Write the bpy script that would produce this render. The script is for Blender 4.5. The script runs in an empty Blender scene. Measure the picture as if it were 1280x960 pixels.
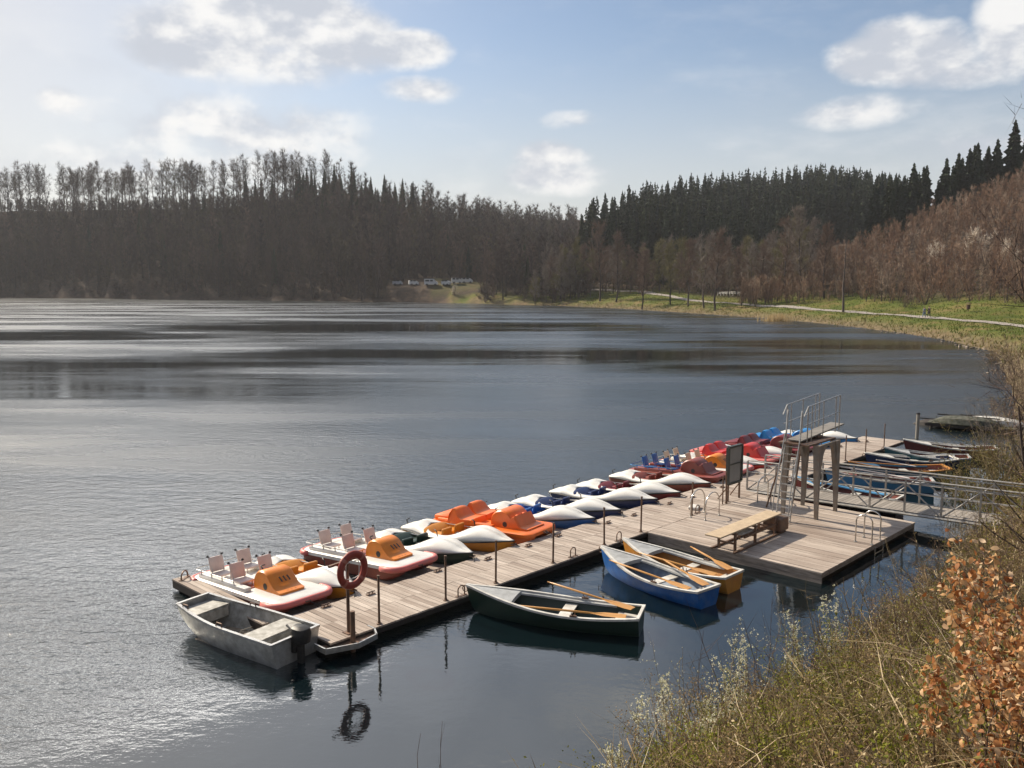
import bpy, bmesh, math, random
import numpy as np
from mathutils import Vector, Matrix

random.seed(7)
RNG = np.random.default_rng(11)
SC = bpy.context.scene
COL = SC.collection
PI = math.pi
R = math.radians

# ------------------------------------------------------------------ camera model
FPX = 1108.0
PITCH = math.atan(130 / FPX)
EYE = 8.0


def ray(px, py):
    x = (px - 640) / FPX
    y = -(py - 480) / FPX
    return (x, math.cos(PITCH) + y * math.sin(PITCH), -math.sin(PITCH) + y * math.cos(PITCH))


def at(px, py, z=0.0):
    d = ray(px, py)
    t = (z - EYE) / d[2]
    return Vector((d[0] * t, d[1] * t, z))


# dock frame: u along the dock (away), v across it (towards the shore)
OX, OY = -2.98, 19.21
UX, UY = 0.689, 0.725
VX, VY = 0.725, -0.689
UANG = math.atan2(UY, UX)
VANG = math.atan2(VY, VX)
DECK = 0.30
KS = 1.02


def DK(u, v, z=DECK):
    u, v = u * KS, v * KS
    return Vector((OX + UX * u + VX * v, OY + UY * u + VY * v, z))


# ------------------------------------------------------------------ mesh builder
class MB:
    def __init__(self):
        self.v = []
        self.f = []
        self.mi = []
        self.tn = []

    def add(self, verts, faces, mi=0, tone=None):
        o = len(self.v)
        t = random.random() if tone is None else tone
        self.v.extend([tuple(p) for p in verts])
        for f in faces:
            self.f.append(tuple(i + o for i in f))
            self.mi.append(mi)
            self.tn.append(t)

    def box(self, c, s, rot=None, mi=0, tone=None, bev=0.0):
        """c centre, s full sizes, rot 3x3 Matrix"""
        hx, hy, hz = s[0] / 2, s[1] / 2, s[2] / 2
        M = rot if rot is not None else Matrix.Identity(3)
        c = Vector(c)
        if bev <= 0:
            pts = [(sx * hx, sy * hy, sz * hz) for sz in (-1, 1) for sy in (-1, 1) for sx in (-1, 1)]
            fs = [(0, 2, 3, 1), (4, 5, 7, 6), (0, 1, 5, 4), (2, 6, 7, 3), (0, 4, 6, 2), (1, 3, 7, 5)]
            self.add([c + M @ Vector(p) for p in pts], fs, mi, tone)
        else:
            b = min(bev, hx * .95, hy * .95, hz * .95)
            bm = bmesh.new()
            bmesh.ops.create_cube(bm, size=1.0)
            for v in bm.verts:
                v.co = Vector((v.co.x * 2 * hx, v.co.y * 2 * hy, v.co.z * 2 * hz))
            bmesh.ops.bevel(bm, geom=bm.edges[:], offset=b, segments=2, affect='EDGES', profile=.5)
            bm.verts.index_update()
            self.add([c + M @ v.co for v in bm.verts], [[v.index for v in f.verts] for f in bm.faces], mi, tone)
            bm.free()

    def tube(self, pts, rad, n=6, mi=0, tone=None, caps=True, closed=False):
        pts = [Vector(p) for p in pts]
        k = len(pts)
        rads = rad if isinstance(rad, (list, tuple)) else [rad] * k
        rings = []
        prev = None
        for i, p in enumerate(pts):
            if closed:
                d = pts[(i + 1) % k] - pts[i - 1]
            elif i == 0:
                d = pts[1] - pts[0]
            elif i == k - 1:
                d = pts[-1] - pts[-2]
            else:
                d = pts[i + 1] - pts[i - 1]
            if d.length < 1e-9:
                d = Vector((0, 0, 1))
            d.normalize()
            if prev is None:
                a = Vector((0, 0, 1)) if abs(d.z) < .9 else Vector((1, 0, 0))
                s = d.cross(a).normalized()
            else:
                s = prev - d * prev.dot(d)
                if s.length < 1e-6:
                    s = d.cross(Vector((0, 0, 1)))
                s.normalize()
            prev = s
            t = d.cross(s)
            rings.append([p + (s * math.cos(2 * PI * j / n) + t * math.sin(2 * PI * j / n)) * rads[i] for j in range(n)])
        verts = [q for r_ in rings for q in r_]
        fs = []
        for i in range(k if closed else k - 1):
            a = i * n
            b = ((i + 1) % k) * n
            for j in range(n):
                j2 = (j + 1) % n
                fs.append((a + j, a + j2, b + j2, b + j))
        if caps and not closed:
            fs.append(tuple(range(n - 1, -1, -1)))
            fs.append(tuple((k - 1) * n + j for j in range(n)))
        self.add(verts, fs, mi, tone)

    def loft(self, rings, mi=0, tone=None, closed=False, cap0=False, cap1=False, flip=False):
        n = len(rings[0])
        verts = [p for r_ in rings for p in r_]
        fs = []
        for i in range(len(rings) - 1):
            for j in range(n if closed else n - 1):
                j2 = (j + 1) % n
                q = (i * n + j, i * n + j2, (i + 1) * n + j2, (i + 1) * n + j)
                fs.append(q[::-1] if flip else q)
        if cap0:
            fs.append(tuple(range(n)))
        if cap1:
            fs.append(tuple((len(rings) - 1) * n + j for j in range(n - 1, -1, -1)))
        self.add(verts, fs, mi, tone)

    def lathe(self, prof, c, axis='Z', n=14, mi=0, tone=None):
        """prof = [(r, h)...]"""
        rings = []
        c = Vector(c)
        for r_, h in prof:
            ring = []
            for j in range(n):
                a = 2 * PI * j / n
                if axis == 'Z':
                    q = Vector((r_ * math.cos(a), r_ * math.sin(a), h))
                elif axis == 'Y':
                    q = Vector((r_ * math.cos(a), h, r_ * math.sin(a)))
                else:
                    q = Vector((h, r_ * math.cos(a), r_ * math.sin(a)))
                ring.append(c + q)
            rings.append(ring)
        self.loft(rings, mi, tone, closed=True, cap0=True, cap1=True)

    def prism(self, outline, axis_off, mi=0, tone=None):
        """outline list of 3-vectors, extruded by axis_off vector"""
        o = [Vector(p) for p in outline]
        n = len(o)
        off = Vector(axis_off)
        verts = o + [p + off for p in o]
        fs = [tuple(range(n - 1, -1, -1)), tuple(range(n, 2 * n))]
        for j in range(n):
            j2 = (j + 1) % n
            fs.append((j, j2, n + j2, n + j))
        self.add(verts, fs, mi, tone)

    def build(self, name, mats, parent=None, smooth=False, recalc=True):
        me = bpy.data.meshes.new(name)
        me.from_pydata(self.v, [], self.f)
        if not isinstance(mats, (list, tuple)):
            mats = [mats]
        for m in mats:
            me.materials.append(m)
        me.polygons.foreach_set('material_index', self.mi)
        if recalc:
            bm = bmesh.new()
            bm.from_mesh(me)
            bmesh.ops.recalc_face_normals(bm, faces=bm.faces[:])
            bm.to_mesh(me)
            bm.free()
        a = me.attributes.new('tone', 'FLOAT', 'FACE')
        a.data.foreach_set('value', self.tn)
        if smooth:
            me.polygons.foreach_set('use_smooth', [True] * len(me.polygons))
            if smooth is not True:
                me.set_sharp_from_angle(angle=R(smooth))
        me.update()
        o = bpy.data.objects.new(name, me)
        COL.objects.link(o)
        if parent is not None:
            o.parent = parent
        return o


def arr_mesh(name, V, F, mi=None, tone=None, mats=()):
    """V (n,3) F (m,3) numpy"""
    me = bpy.data.meshes.new(name)
    V = np.ascontiguousarray(V, dtype=np.float32)
    F = np.ascontiguousarray(F, dtype=np.int32)
    me.vertices.add(len(V))
    me.vertices.foreach_set('co', V.ravel())
    me.loops.add(F.size)
    me.loops.foreach_set('vertex_index', F.ravel())
    me.polygons.add(len(F))
    me.polygons.foreach_set('loop_start', np.arange(0, F.size, F.shape[1], dtype=np.int32))
    for m in mats:
        me.materials.append(m)
    if mi is not None:
        me.polygons.foreach_set('material_index', np.ascontiguousarray(mi, dtype=np.int32))
    if tone is not None:
        a = me.attributes.new('tone', 'FLOAT', 'FACE')
        a.data.foreach_set('value', np.ascontiguousarray(tone, dtype=np.float32))
    me.update(calc_edges=True)
    me.validate()
    return me


def link(name, me, parent=None):
    o = bpy.data.objects.new(name, me)
    COL.objects.link(o)
    if parent is not None:
        o.parent = parent
    return o


def tag(o, label=None, cat=None, group=None, kind=None):
    if label:
        o['label'] = label
    if cat:
        o['category'] = cat
    if group:
        o['group'] = group
    if kind:
        o['kind'] = kind
    return o


def thing(name, label, cat, loc=(0, 0, 0), rz=0.0, group=None):
    o = bpy.data.objects.new(name, None)
    o.empty_display_size = .2
    COL.objects.link(o)
    o.location = loc
    o.rotation_euler = (0, 0, rz)
    return tag(o, label, cat, group)


def dup(root, loc, rz=0.0, sc=1.0, label=None, group=None):
    r_ = root.copy()
    COL.objects.link(r_)
    r_.location = loc
    r_.rotation_euler = (0, 0, rz)
    r_.scale = (sc, sc, sc) if not isinstance(sc, tuple) else sc
    if label:
        r_['label'] = label
    if group:
        r_['group'] = group
    for ch in list(root.children):
        c = ch.copy()
        COL.objects.link(c)
        c.parent = r_
        for g in list(ch.children):
            d = g.copy()
            COL.objects.link(d)
            d.parent = c
    return r_


def RZ(a):
    return Matrix.Rotation(a, 3, 'Z')


def RX(a):
    return Matrix.Rotation(a, 3, 'X')


def RY(a):
    return Matrix.Rotation(a, 3, 'Y')


# ------------------------------------------------------------------ materials
def mat(name, col, rough=.6, metal=0.0, col2=None, scale=3.0, detail=4.0, bump=0.0, bscale=20.0,
        use='noise', spec=.5, stretch=(1, 1, 1), lo=.35, hi=.65, dirt=None, dirt_scale=1.2, dirt_amt=.5, transm=0.0,
        obj_rand=0.0):
    m = bpy.data.materials.new(name)
    m.use_nodes = True
    nt = m.node_tree
    N = nt.nodes
    L = nt.links
    b = N['Principled BSDF']
    b.inputs['Roughness'].default_value = rough
    b.inputs['Metallic'].default_value = metal
    b.inputs['Specular IOR Level'].default_value = spec
    tc = N.new('ShaderNodeTexCoord')
    mp = N.new('ShaderNodeMapping')
    mp.inputs['Scale'].default_value = stretch
    L.new(tc.outputs['Object'], mp.inputs['Vector'])
    src = None
    if col2 is not None:
        mx = N.new('ShaderNodeMix')
        mx.data_type = 'RGBA'
        mx.inputs['A'].default_value = (*col, 1)
        mx.inputs['B'].default_value = (*col2, 1)
        if use == 'noise':
            n = N.new('ShaderNodeTexNoise')
            n.inputs['Scale'].default_value = scale
            n.inputs['Detail'].default_value = detail
            L.new(mp.outputs[0], n.inputs['Vector'])
            mr = N.new('ShaderNodeMapRange')
            mr.inputs['From Min'].default_value = lo
            mr.inputs['From Max'].default_value = hi
            L.new(n.outputs['Fac'], mr.inputs['Value'])
            L.new(mr.outputs[0], mx.inputs['Factor'])
        elif use == 'tone':
            a = N.new('ShaderNodeAttribute')
            a.attribute_name = 'tone'
            L.new(a.outputs['Fac'], mx.inputs['Factor'])
        elif use == 'objrand':
            a = N.new('ShaderNodeObjectInfo')
            L.new(a.outputs['Random'], mx.inputs['Factor'])
        src = mx.outputs['Result']
    if dirt is not None:
        n = N.new('ShaderNodeTexNoise')
        n.inputs['Scale'].default_value = dirt_scale
        n.inputs['Detail'].default_value = 8
        n.inputs['Roughness'].default_value = .7
        L.new(mp.outputs[0], n.inputs['Vector'])
        mr = N.new('ShaderNodeMapRange')
        mr.inputs['From Min'].default_value = .45
        mr.inputs['From Max'].default_value = .75
        mr.inputs['To Max'].default_value = dirt_amt
        L.new(n.outputs['Fac'], mr.inputs['Value'])
        mx2 = N.new('ShaderNodeMix')
        mx2.data_type = 'RGBA'
        if src is not None:
            L.new(src, mx2.inputs['A'])
        else:
            mx2.inputs['A'].default_value = (*col, 1)
        mx2.inputs['B'].default_value = (*dirt, 1)
        L.new(mr.outputs[0], mx2.inputs['Factor'])
        src = mx2.outputs['Result']
    if src is not None:
        L.new(src, b.inputs['Base Color'])
    else:
        b.inputs['Base Color'].default_value = (*col, 1)
    if bump > 0:
        n = N.new('ShaderNodeTexNoise')
        n.inputs['Scale'].default_value = bscale
        n.inputs['Detail'].default_value = 4
        L.new(mp.outputs[0], n.inputs['Vector'])
        bp = N.new('ShaderNodeBump')
        bp.inputs['Strength'].default_value = bump
        bp.inputs['Distance'].default_value = .02
        L.new(n.outputs['Fac'], bp.inputs['Height'])
        L.new(bp.outputs[0], b.inputs['Normal'])
    return m


def ramp_mat(name, cols, src='tone', rough=.8, spec=.2, trans=0.0):
    """colour picked along a ramp from a per-face tone or per-object random number"""
    m = bpy.data.materials.new(name)
    m.use_nodes = True
    nt = m.node_tree
    N = nt.nodes
    L = nt.links
    b = N['Principled BSDF']
    b.inputs['Roughness'].default_value = rough
    b.inputs['Specular IOR Level'].default_value = spec
    if src == 'tone':
        a = N.new('ShaderNodeAttribute')
        a.attribute_name = 'tone'
        o = a.outputs['Fac']
    else:
        a = N.new('ShaderNodeObjectInfo')
        o = a.outputs['Random']
    cr = N.new('ShaderNodeValToRGB')
    el = cr.color_ramp.elements
    while len(el) < len(cols):
        el.new(.5)
    for i, c in enumerate(cols):
        el[i].position = i / (len(cols) - 1)
        el[i].color = (*c, 1)
    L.new(o, cr.inputs['Fac'])
    L.new(cr.outputs['Color'], b.inputs['Base Color'])
    if trans > 0:
        tl = N.new('ShaderNodeBsdfTranslucent')
        L.new(cr.outputs['Color'], tl.inputs['Color'])
        ms = N.new('ShaderNodeMixShader')
        ms.inputs['Fac'].default_value = trans
        L.new(b.outputs[0], ms.inputs[1])
        L.new(tl.outputs[0], ms.inputs[2])
        L.new(ms.outputs[0], N['Material Output'].inputs['Surface'])
    return m


M = {}
M['white_gel'] = mat('white_gelcoat', (.80, .79, .75), .32, col2=(.72, .70, .65), scale=1.5, dirt=(.36, .33, .27), dirt_scale=2.2, dirt_amt=.38)
M['white_paint'] = mat('white_paint', (.68, .67, .63), .5, col2=(.52, .50, .46), scale=5, dirt=(.28, .25, .2), dirt_scale=4, dirt_amt=.55)
M['grey_paint'] = mat('grey_paint', (.42, .43, .43), .55, col2=(.33, .34, .34), scale=6, dirt=(.2, .19, .17), dirt_scale=3, dirt_amt=.4)
M['orange_gel'] = mat('orange_gelcoat', (.80, .25, .02), .38, col2=(.72, .21, .02), scale=3, dirt=(.35, .12, .03), dirt_scale=2, dirt_amt=.35)
M['yellow_gel'] = mat('amber_gelcoat', (.66, .26, .02), .4, col2=(.55, .2, .02), scale=3, dirt=(.3, .14, .03), dirt_amt=.35)
M['brightorange_gel'] = mat('bright_orange_gelcoat', (.84, .18, .02), .36, col2=(.76, .15, .02), scale=3, dirt=(.4, .1, .03), dirt_amt=.35)
M['red_gel'] = mat('red_gelcoat', (.62, .03, .02), .36, col2=(.5, .03, .025), scale=3, dirt=(.3, .05, .04), dirt_amt=.35)
M['darkred_gel'] = mat('dark_red_gelcoat', (.2, .018, .022), .42, col2=(.16, .02, .02), scale=3, dirt=(.1, .03, .03), dirt_amt=.35)
M['rust_gel'] = mat('rust_red_hull', (.26, .055, .03), .5, col2=(.2, .045, .03), scale=3, dirt=(.1, .05, .035), dirt_amt=.5)
M['pink_rub'] = mat('faded_red_bumper', (.62, .15, .13), .5, col2=(.5, .11, .1), scale=5, dirt=(.55, .35, .3), dirt_scale=5, dirt_amt=.4)
M['brownred_gel'] = mat('brown_red_gelcoat', (.25, .05, .035), .42, col2=(.2, .05, .035), scale=3)
M['blue_gel'] = mat('blue_gelcoat', (.02, .12, .40), .36, col2=(.02, .10, .32), scale=3, dirt=(.05, .1, .16), dirt_amt=.35)
M['sky_gel'] = mat('bright_blue_gelcoat', (.02, .24, .58), .36, col2=(.02, .2, .5), scale=3, dirt=(.05, .15, .26), dirt_amt=.35)
M['navy_gel'] = mat('navy_gelcoat', (.012, .03, .12), .36, col2=(.012, .025, .09), scale=3)
M['green_gel'] = mat('dark_green_gelcoat', (.012, .035, .022), .4, col2=(.01, .028, .02), scale=3)
M['pinkwhite'] = mat('pale_pink_plastic', (.68, .56, .50), .5, col2=(.6, .48, .43), scale=4)
M['cream'] = mat('cream_plastic', (.62, .5, .36), .5, col2=(.55, .44, .32), scale=4)
M['black'] = mat('black_rubber', (.010, .010, .011), .5, col2=(.03, .028, .026), scale=8)
M['dark_metal'] = mat('weathered_dark_steel', (.12, .085, .065), .55, .4, col2=(.2, .12, .08), scale=9, dirt=(.16, .07, .03), dirt_scale=6, dirt_amt=.6)
M['galv'] = mat('galvanised_steel', (.50, .50, .49), .42, .75, col2=(.36, .36, .35), scale=12, dirt=(.3, .24, .18), dirt_scale=5, dirt_amt=.3)
M['bridge'] = mat('weathered_galvanised_rail', (.42, .41, .39), .5, .45, col2=(.3, .29, .27), scale=7, dirt=(.24, .17, .12), dirt_scale=4, dirt_amt=.45)
M['steel'] = mat('polished_steel', (.62, .60, .57), .25, .95)
M['tower_leg'] = mat('weathered_tower_legs', (.25, .23, .20), .7, .1, col2=(.19, .17, .15), scale=4, dirt=(.26, .14, .06), dirt_scale=3, dirt_amt=.6, bump=.3)
M['alu'] = mat('scratched_aluminium', (.60, .60, .57), .42, .55, col2=(.44, .44, .42), scale=5, dirt=(.16, .13, .1), dirt_scale=4, dirt_amt=.65, bump=.15, bscale=12)
M['alu_in'] = mat('dull_aluminium', (.46, .45, .42), .6, .35, col2=(.28, .27, .24), scale=6, dirt=(.1, .09, .07), dirt_scale=4, dirt_amt=.6)
M['sand'] = mat('muddy_floor', (.36, .29, .21), .9, col2=(.24, .19, .14), scale=8, bump=.4)
M['board'] = mat('board_top', (.50, .39, .26), .7, col2=(.43, .33, .22), scale=6, dirt=(.3, .23, .16), dirt_scale=3, dirt_amt=.4)
M['oar'] = mat('varnished_oar', (.52, .26, .06), .35, col2=(.42, .2, .05), scale=6, stretch=(.3, 6, 6))
M['whiteoar'] = mat('white_oar', (.62, .58, .55), .45)
M['ring_red'] = mat('lifebuoy_red', (.32, .045, .025), .5, col2=(.26, .04, .03), scale=6)
M['panel'] = mat('grey_notice_board', (.24, .245, .245), .35, col2=(.2, .205, .205), scale=2)
M['frame_dark'] = mat('dark_green_frame', (.04, .05, .045), .45)
M['fascia'] = mat('wet_dark_timber', (.03, .022, .018), .7, col2=(.018, .014, .012), scale=3, stretch=(1, 1, 4), bump=.3)
M['pontoon'] = mat('black_float', (.015, .015, .016), .6)
M['rope'] = mat('blue_grey_rope', (.2, .19, .17), .9)


def wood_mat():
    m = bpy.data.materials.new('weathered_deck_planks')
    m.use_nodes = True
    N = m.node_tree.nodes
    L = m.node_tree.links
    b = N['Principled BSDF']
    tc = N.new('ShaderNodeTexCoord')
    # rotate so that x runs along v (the planks)
    mp = N.new('ShaderNodeMapping')
    mp.inputs['Rotation'].default_value = (0, 0, -VANG)
    L.new(tc.outputs['Object'], mp.inputs['Vector'])
    st = N.new('ShaderNodeMapping')
    st.inputs['Scale'].default_value = (1.2, 26, 6)
    L.new(mp.outputs[0], st.inputs['Vector'])
    n = N.new('ShaderNodeTexNoise')
    n.inputs['Scale'].default_value = 1.0
    n.inputs['Detail'].default_value = 6
    n.inputs['Roughness'].default_value = .65
    L.new(st.outputs[0], n.inputs['Vector'])
    a = N.new('ShaderNodeAttribute')
    a.attribute_name = 'tone'
    cr = N.new('ShaderNodeValToRGB')
    e = cr.color_ramp.elements
    e[0].position = 0
    e[0].color = (.28, .22, .18, 1)
    e[1].position = 1
    e[1].color = (.54, .465, .40, 1)
    x = e.new(.45)
    x.color = (.43, .36, .305, 1)
    L.new(a.outputs['Fac'], cr.inputs['Fac'])
    mr = N.new('ShaderNodeMapRange')
    mr.inputs['From Min'].default_value = .3
    mr.inputs['From Max'].default_value = .7
    mr.inputs['To Min'].default_value = .55
    mr.inputs['To Max'].default_value = 1.2
    L.new(n.outputs['Fac'], mr.inputs['Value'])
    mul = N.new('ShaderNodeMix')
    mul.data_type = 'RGBA'
    mul.blend_type = 'MULTIPLY'
    mul.inputs['Factor'].default_value = 1
    L.new(cr.outputs['Color'], mul.inputs['A'])
    L.new(mr.outputs[0], mul.inputs['B'])
    # large damp / worn patches
    n2 = N.new('ShaderNodeTexNoise')
    n2.inputs['Scale'].default_value = .55
    n2.inputs['Detail'].default_value = 5
    L.new(mp.outputs[0], n2.inputs['Vector'])
    mr2 = N.new('ShaderNodeMapRange')
    mr2.inputs['From Min'].default_value = .5
    mr2.inputs['From Max'].default_value = .72
    mr2.inputs['To Max'].default_value = .55
    L.new(n2.outputs['Fac'], mr2.inputs['Value'])
    mx = N.new('ShaderNodeMix')
    mx.data_type = 'RGBA'
    L.new(mr2.outputs[0], mx.inputs['Factor'])
    L.new(mul.outputs['Result'], mx.inputs['A'])
    mx.inputs['B'].default_value = (.22, .165, .13, 1)
    L.new(mx.outputs['Result'], b.inputs['Base Color'])
    b.inputs['Roughness'].default_value = .72
    b.inputs['Specular IOR Level'].default_value = .3
    bp = N.new('ShaderNodeBump')
    bp.inputs['Strength'].default_value = .35
    bp.inputs['Distance'].default_value = .01
    L.new(n.outputs['Fac'], bp.inputs['Height'])
    L.new(bp.outputs[0], b.inputs['Normal'])
    return m


M['deck'] = wood_mat()
# ------------------------------------------------------------------ terrain
SHORE_PX = [(640, 1010), (760, 985), (880, 930), (1000, 870), (1100, 790), (1180, 722), (1225, 668), (1262, 612),
            (1288, 578), (1268, 548), (1266, 525), (1268, 500), (1254, 470), (1240, 440), (1180, 425), (1115, 415),
            (1050, 407), (960, 398), (870, 392), (760, 385), (690, 382), (560, 379), (430, 377), (300, 375), (0, 372)]
SHORE = np.array([tuple(at(*p, 0).xy) for p in SHORE_PX] +
                 [(-300, 405), (-340, 300), (-300, 150), (-200, 30), (-100, -20), (-40, -10), (-12, 2), (-4, 8.5)])


def shore_dist(P):
    """signed distance to the lake edge, positive on land"""
    A = SHORE
    B = np.roll(SHORE, -1, axis=0)
    best = np.full(len(P), 1e9)
    inside = np.zeros(len(P), bool)
    for a, b in zip(A, B):
        e = b - a
        w = P - a
        t = np.clip((w @ e) / (e @ e), 0, 1)
        dd = np.hypot(*(w - t[:, None] * e).T)
        best = np.minimum(best, dd)
        c = (a[1] > P[:, 1]) != (b[1] > P[:, 1])
        with np.errstate(divide='ignore', invalid='ignore'):
            xi = (b[0] - a[0]) * (P[:, 1] - a[1]) / (b[1] - a[1]) + a[0]
        inside ^= c & (P[:, 0] < xi)
    return np.where(inside, -best, best)


HILL = [(-200, [(400, 2), (425, 8), (455, 34), (475, 44), (560, 46), (900, 40)]),
        (0, [(400, 1), (412, 4), (450, 32), (472, 44), (540, 46), (900, 40)]),
        (300, [(358, 1), (368, 4), (425, 34), (455, 45), (530, 47), (900, 42)]),
        (430, [(335, 1), (345, 4), (420, 38), (450, 52), (500, 54), (900, 50)]),
        (540, [(312, 1), (330, 7), (350, 9), (430, 32), (465, 41), (520, 44), (900, 44)]),
        (640, [(290, 1), (305, 4), (380, 10), (450, 20), (600, 49), (700, 50), (1000, 50)]),
        (715, [(268, 1), (300, 4), (360, 9), (450, 19), (600, 48), (700, 49), (1000, 50)]),
        (745, [(258, 1), (290, 4), (315, 8), (345, 16), (420, 24), (600, 48), (700, 50)]),
        (830, [(228, 1), (262, 3.5), (300, 7), (340, 14), (400, 30), (500, 38), (700, 42)]),
        (950, [(188, 1), (215, 2.5), (270, 5), (320, 9), (450, 40), (520, 45), (700, 44)]),
        (1050, [(157, 1.2), (185, 2.2), (205, 5), (228, 12), (250, 14), (300, 16), (460, 42), (520, 46), (700, 46)]),
        (1150, [(127, 1.2), (165, 2.2), (185, 6), (232, 21), (250, 23), (300, 22), (440, 31), (700, 34)]),
        (1280, [(95, 1.2), (140, 2.2), (160, 7), (228, 32), (250, 35), (320, 40), (700, 44)]),
        (1420, [(75, 1.2), (110, 2.5), (135, 8), (200, 36), (250, 42), (700, 46)])]


def sstep(a, b, x):
    t = np.clip((x - a) / (b - a), 0, 1)
    return t * t * (3 - 2 * t)


def ground(P, d=None):
    P = np.asarray(P, float).reshape(-1, 2)
    if d is None:
        d = shore_dist(P)
    x, y = P[:, 0], P[:, 1]
    az = np.degrees(np.arctan2(x, y))
    yy = np.maximum(y, 1)
    px = np.clip(640 + FPX * x / yy, -200, 1420)
    prof = np.stack([np.interp(y, [q[0] for q in c[1]], [q[1] for q in c[1]]) for c in HILL], 0)
    cols = np.array([c[0] for c in HILL], float)
    k = np.clip(np.searchsorted(cols, px) - 1, 0, len(cols) - 2)
    w = (px - cols[k]) / (cols[k + 1] - cols[k])
    ar = np.arange(len(P))
    table = prof[k, ar] * (1 - w) + prof[k + 1, ar] * w
    generic = np.clip((d - 10) * .35, 0, 45)
    side = np.maximum(sstep(38, 46, -az), sstep(40, 60, az))
    hill = table * (1 - side) + generic * side
    far = np.maximum(1.2 * sstep(0, 5, d), np.where(d > 2, hill, 0))
    far = np.where(d < 5, np.minimum(far, 1.3 * sstep(0, 5, d) + .02), far)
    near = np.minimum(.62 * d, 6.2) + .012 * np.clip(d - 10, 0, 400)
    rad = np.hypot(x, y)
    wn = 1 - sstep(48, 78, rad)
    z = near * wn + far * (1 - wn)
    und = .12 * np.sin(x * .9 + 1.3 * np.sin(y * .5)) * np.sin(y * .8) + .35 * np.sin(x * .11) * np.sin(y * .13 + 1)
    z = z + und * np.clip(d / 6, 0, 1) * .6
    return np.where(d > 0, z, np.maximum(.5 * d, -5))


def gz(x, y):
    return float(ground(np.array([[x, y]]))[0])


def hit(px, py):
    """first point of the ground or the water under a sight line"""
    d = np.array(ray(px, py))
    t = np.concatenate([np.arange(4, 80, .25), np.arange(80, 900, 1.0)])
    P = np.outer(t, d) + np.array([0, 0, EYE])
    g = np.maximum(ground(P[:, :2]), 0)
    k = np.argmax(P[:, 2] <= g)
    if P[k, 2] > g[k]:
        k = len(t) - 1
    return Vector((P[k, 0], P[k, 1], g[k]))


def ground_mat():
    m = bpy.data.materials.new('bank_ground')
    m.use_nodes = True
    N = m.node_tree.nodes
    L = m.node_tree.links
    b = N['Principled BSDF']
    b.inputs['Roughness'].default_value = .95
    b.inputs['Specular IOR Level'].default_value = .1
    tc = N.new('ShaderNodeTexCoord')
    at_ = N.new('ShaderNodeAttribute')
    at_.attribute_name = 'zone'           # r grass, g shingle strip at the water
    sep = N.new('ShaderNodeSeparateColor')
    L.new(at_.outputs['Color'], sep.inputs[0])

    def noise(s, d=6, rough=.6):
        n = N.new('ShaderNodeTexNoise')
        n.inputs['Scale'].default_value = s
        n.inputs['Detail'].default_value = d
        n.inputs['Roughness'].default_value = rough
        L.new(tc.outputs['Object'], n.inputs['Vector'])
        return n

    def ramp(n, stops):
        cr = N.new('ShaderNodeValToRGB')
        el = cr.color_ramp.elements
        while len(el) < len(stops):
            el.new(.5)
        for e_, (p, c) in zip(el, stops):
            e_.position = p
            e_.color = (*c, 1)
        L.new(n.outputs['Fac'], cr.inputs['Fac'])
        return cr

    litter = ramp(noise(.6, 8, .75), [(.3, (.028, .021, .018)), (.5, (.055, .04, .03)), (.7, (.11, .075, .05))])
    grass = ramp(noise(.16, 9, .7), [(.3, (.05, .06, .014)), (.43, (.08, .105, .018)), (.53, (.12, .12, .03)), (.66, (.20, .14, .065))])
    sh = ramp(noise(1.1, 6, .7), [(.3, (.05, .042, .032)), (.5, (.15, .11, .07)), (.7, (.27, .2, .13))])
    m1 = N.new('ShaderNodeMix')
    m1.data_type = 'RGBA'
    L.new(sep.outputs[0], m1.inputs['Factor'])
    L.new(litter.outputs[0], m1.inputs['A'])
    L.new(grass.outputs[0], m1.inputs['B'])
    m2 = N.new('ShaderNodeMix')
    m2.data_type = 'RGBA'
    L.new(sep.outputs[1], m2.inputs['Factor'])
    L.new(m1.outputs['Result'], m2.inputs['A'])
    L.new(sh.outputs[0], m2.inputs['B'])
    L.new(m2.outputs['Result'], b.inputs['Base Color'])
    bp = N.new('ShaderNodeBump')
    bp.inputs['Strength'].default_value = .8
    bp.inputs['Distance'].default_value = .25
    n3 = noise(2.5, 6)
    L.new(n3.outputs['Fac'], bp.inputs['Height'])
    L.new(bp.outputs[0], b.inputs['Normal'])
    return m


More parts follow.
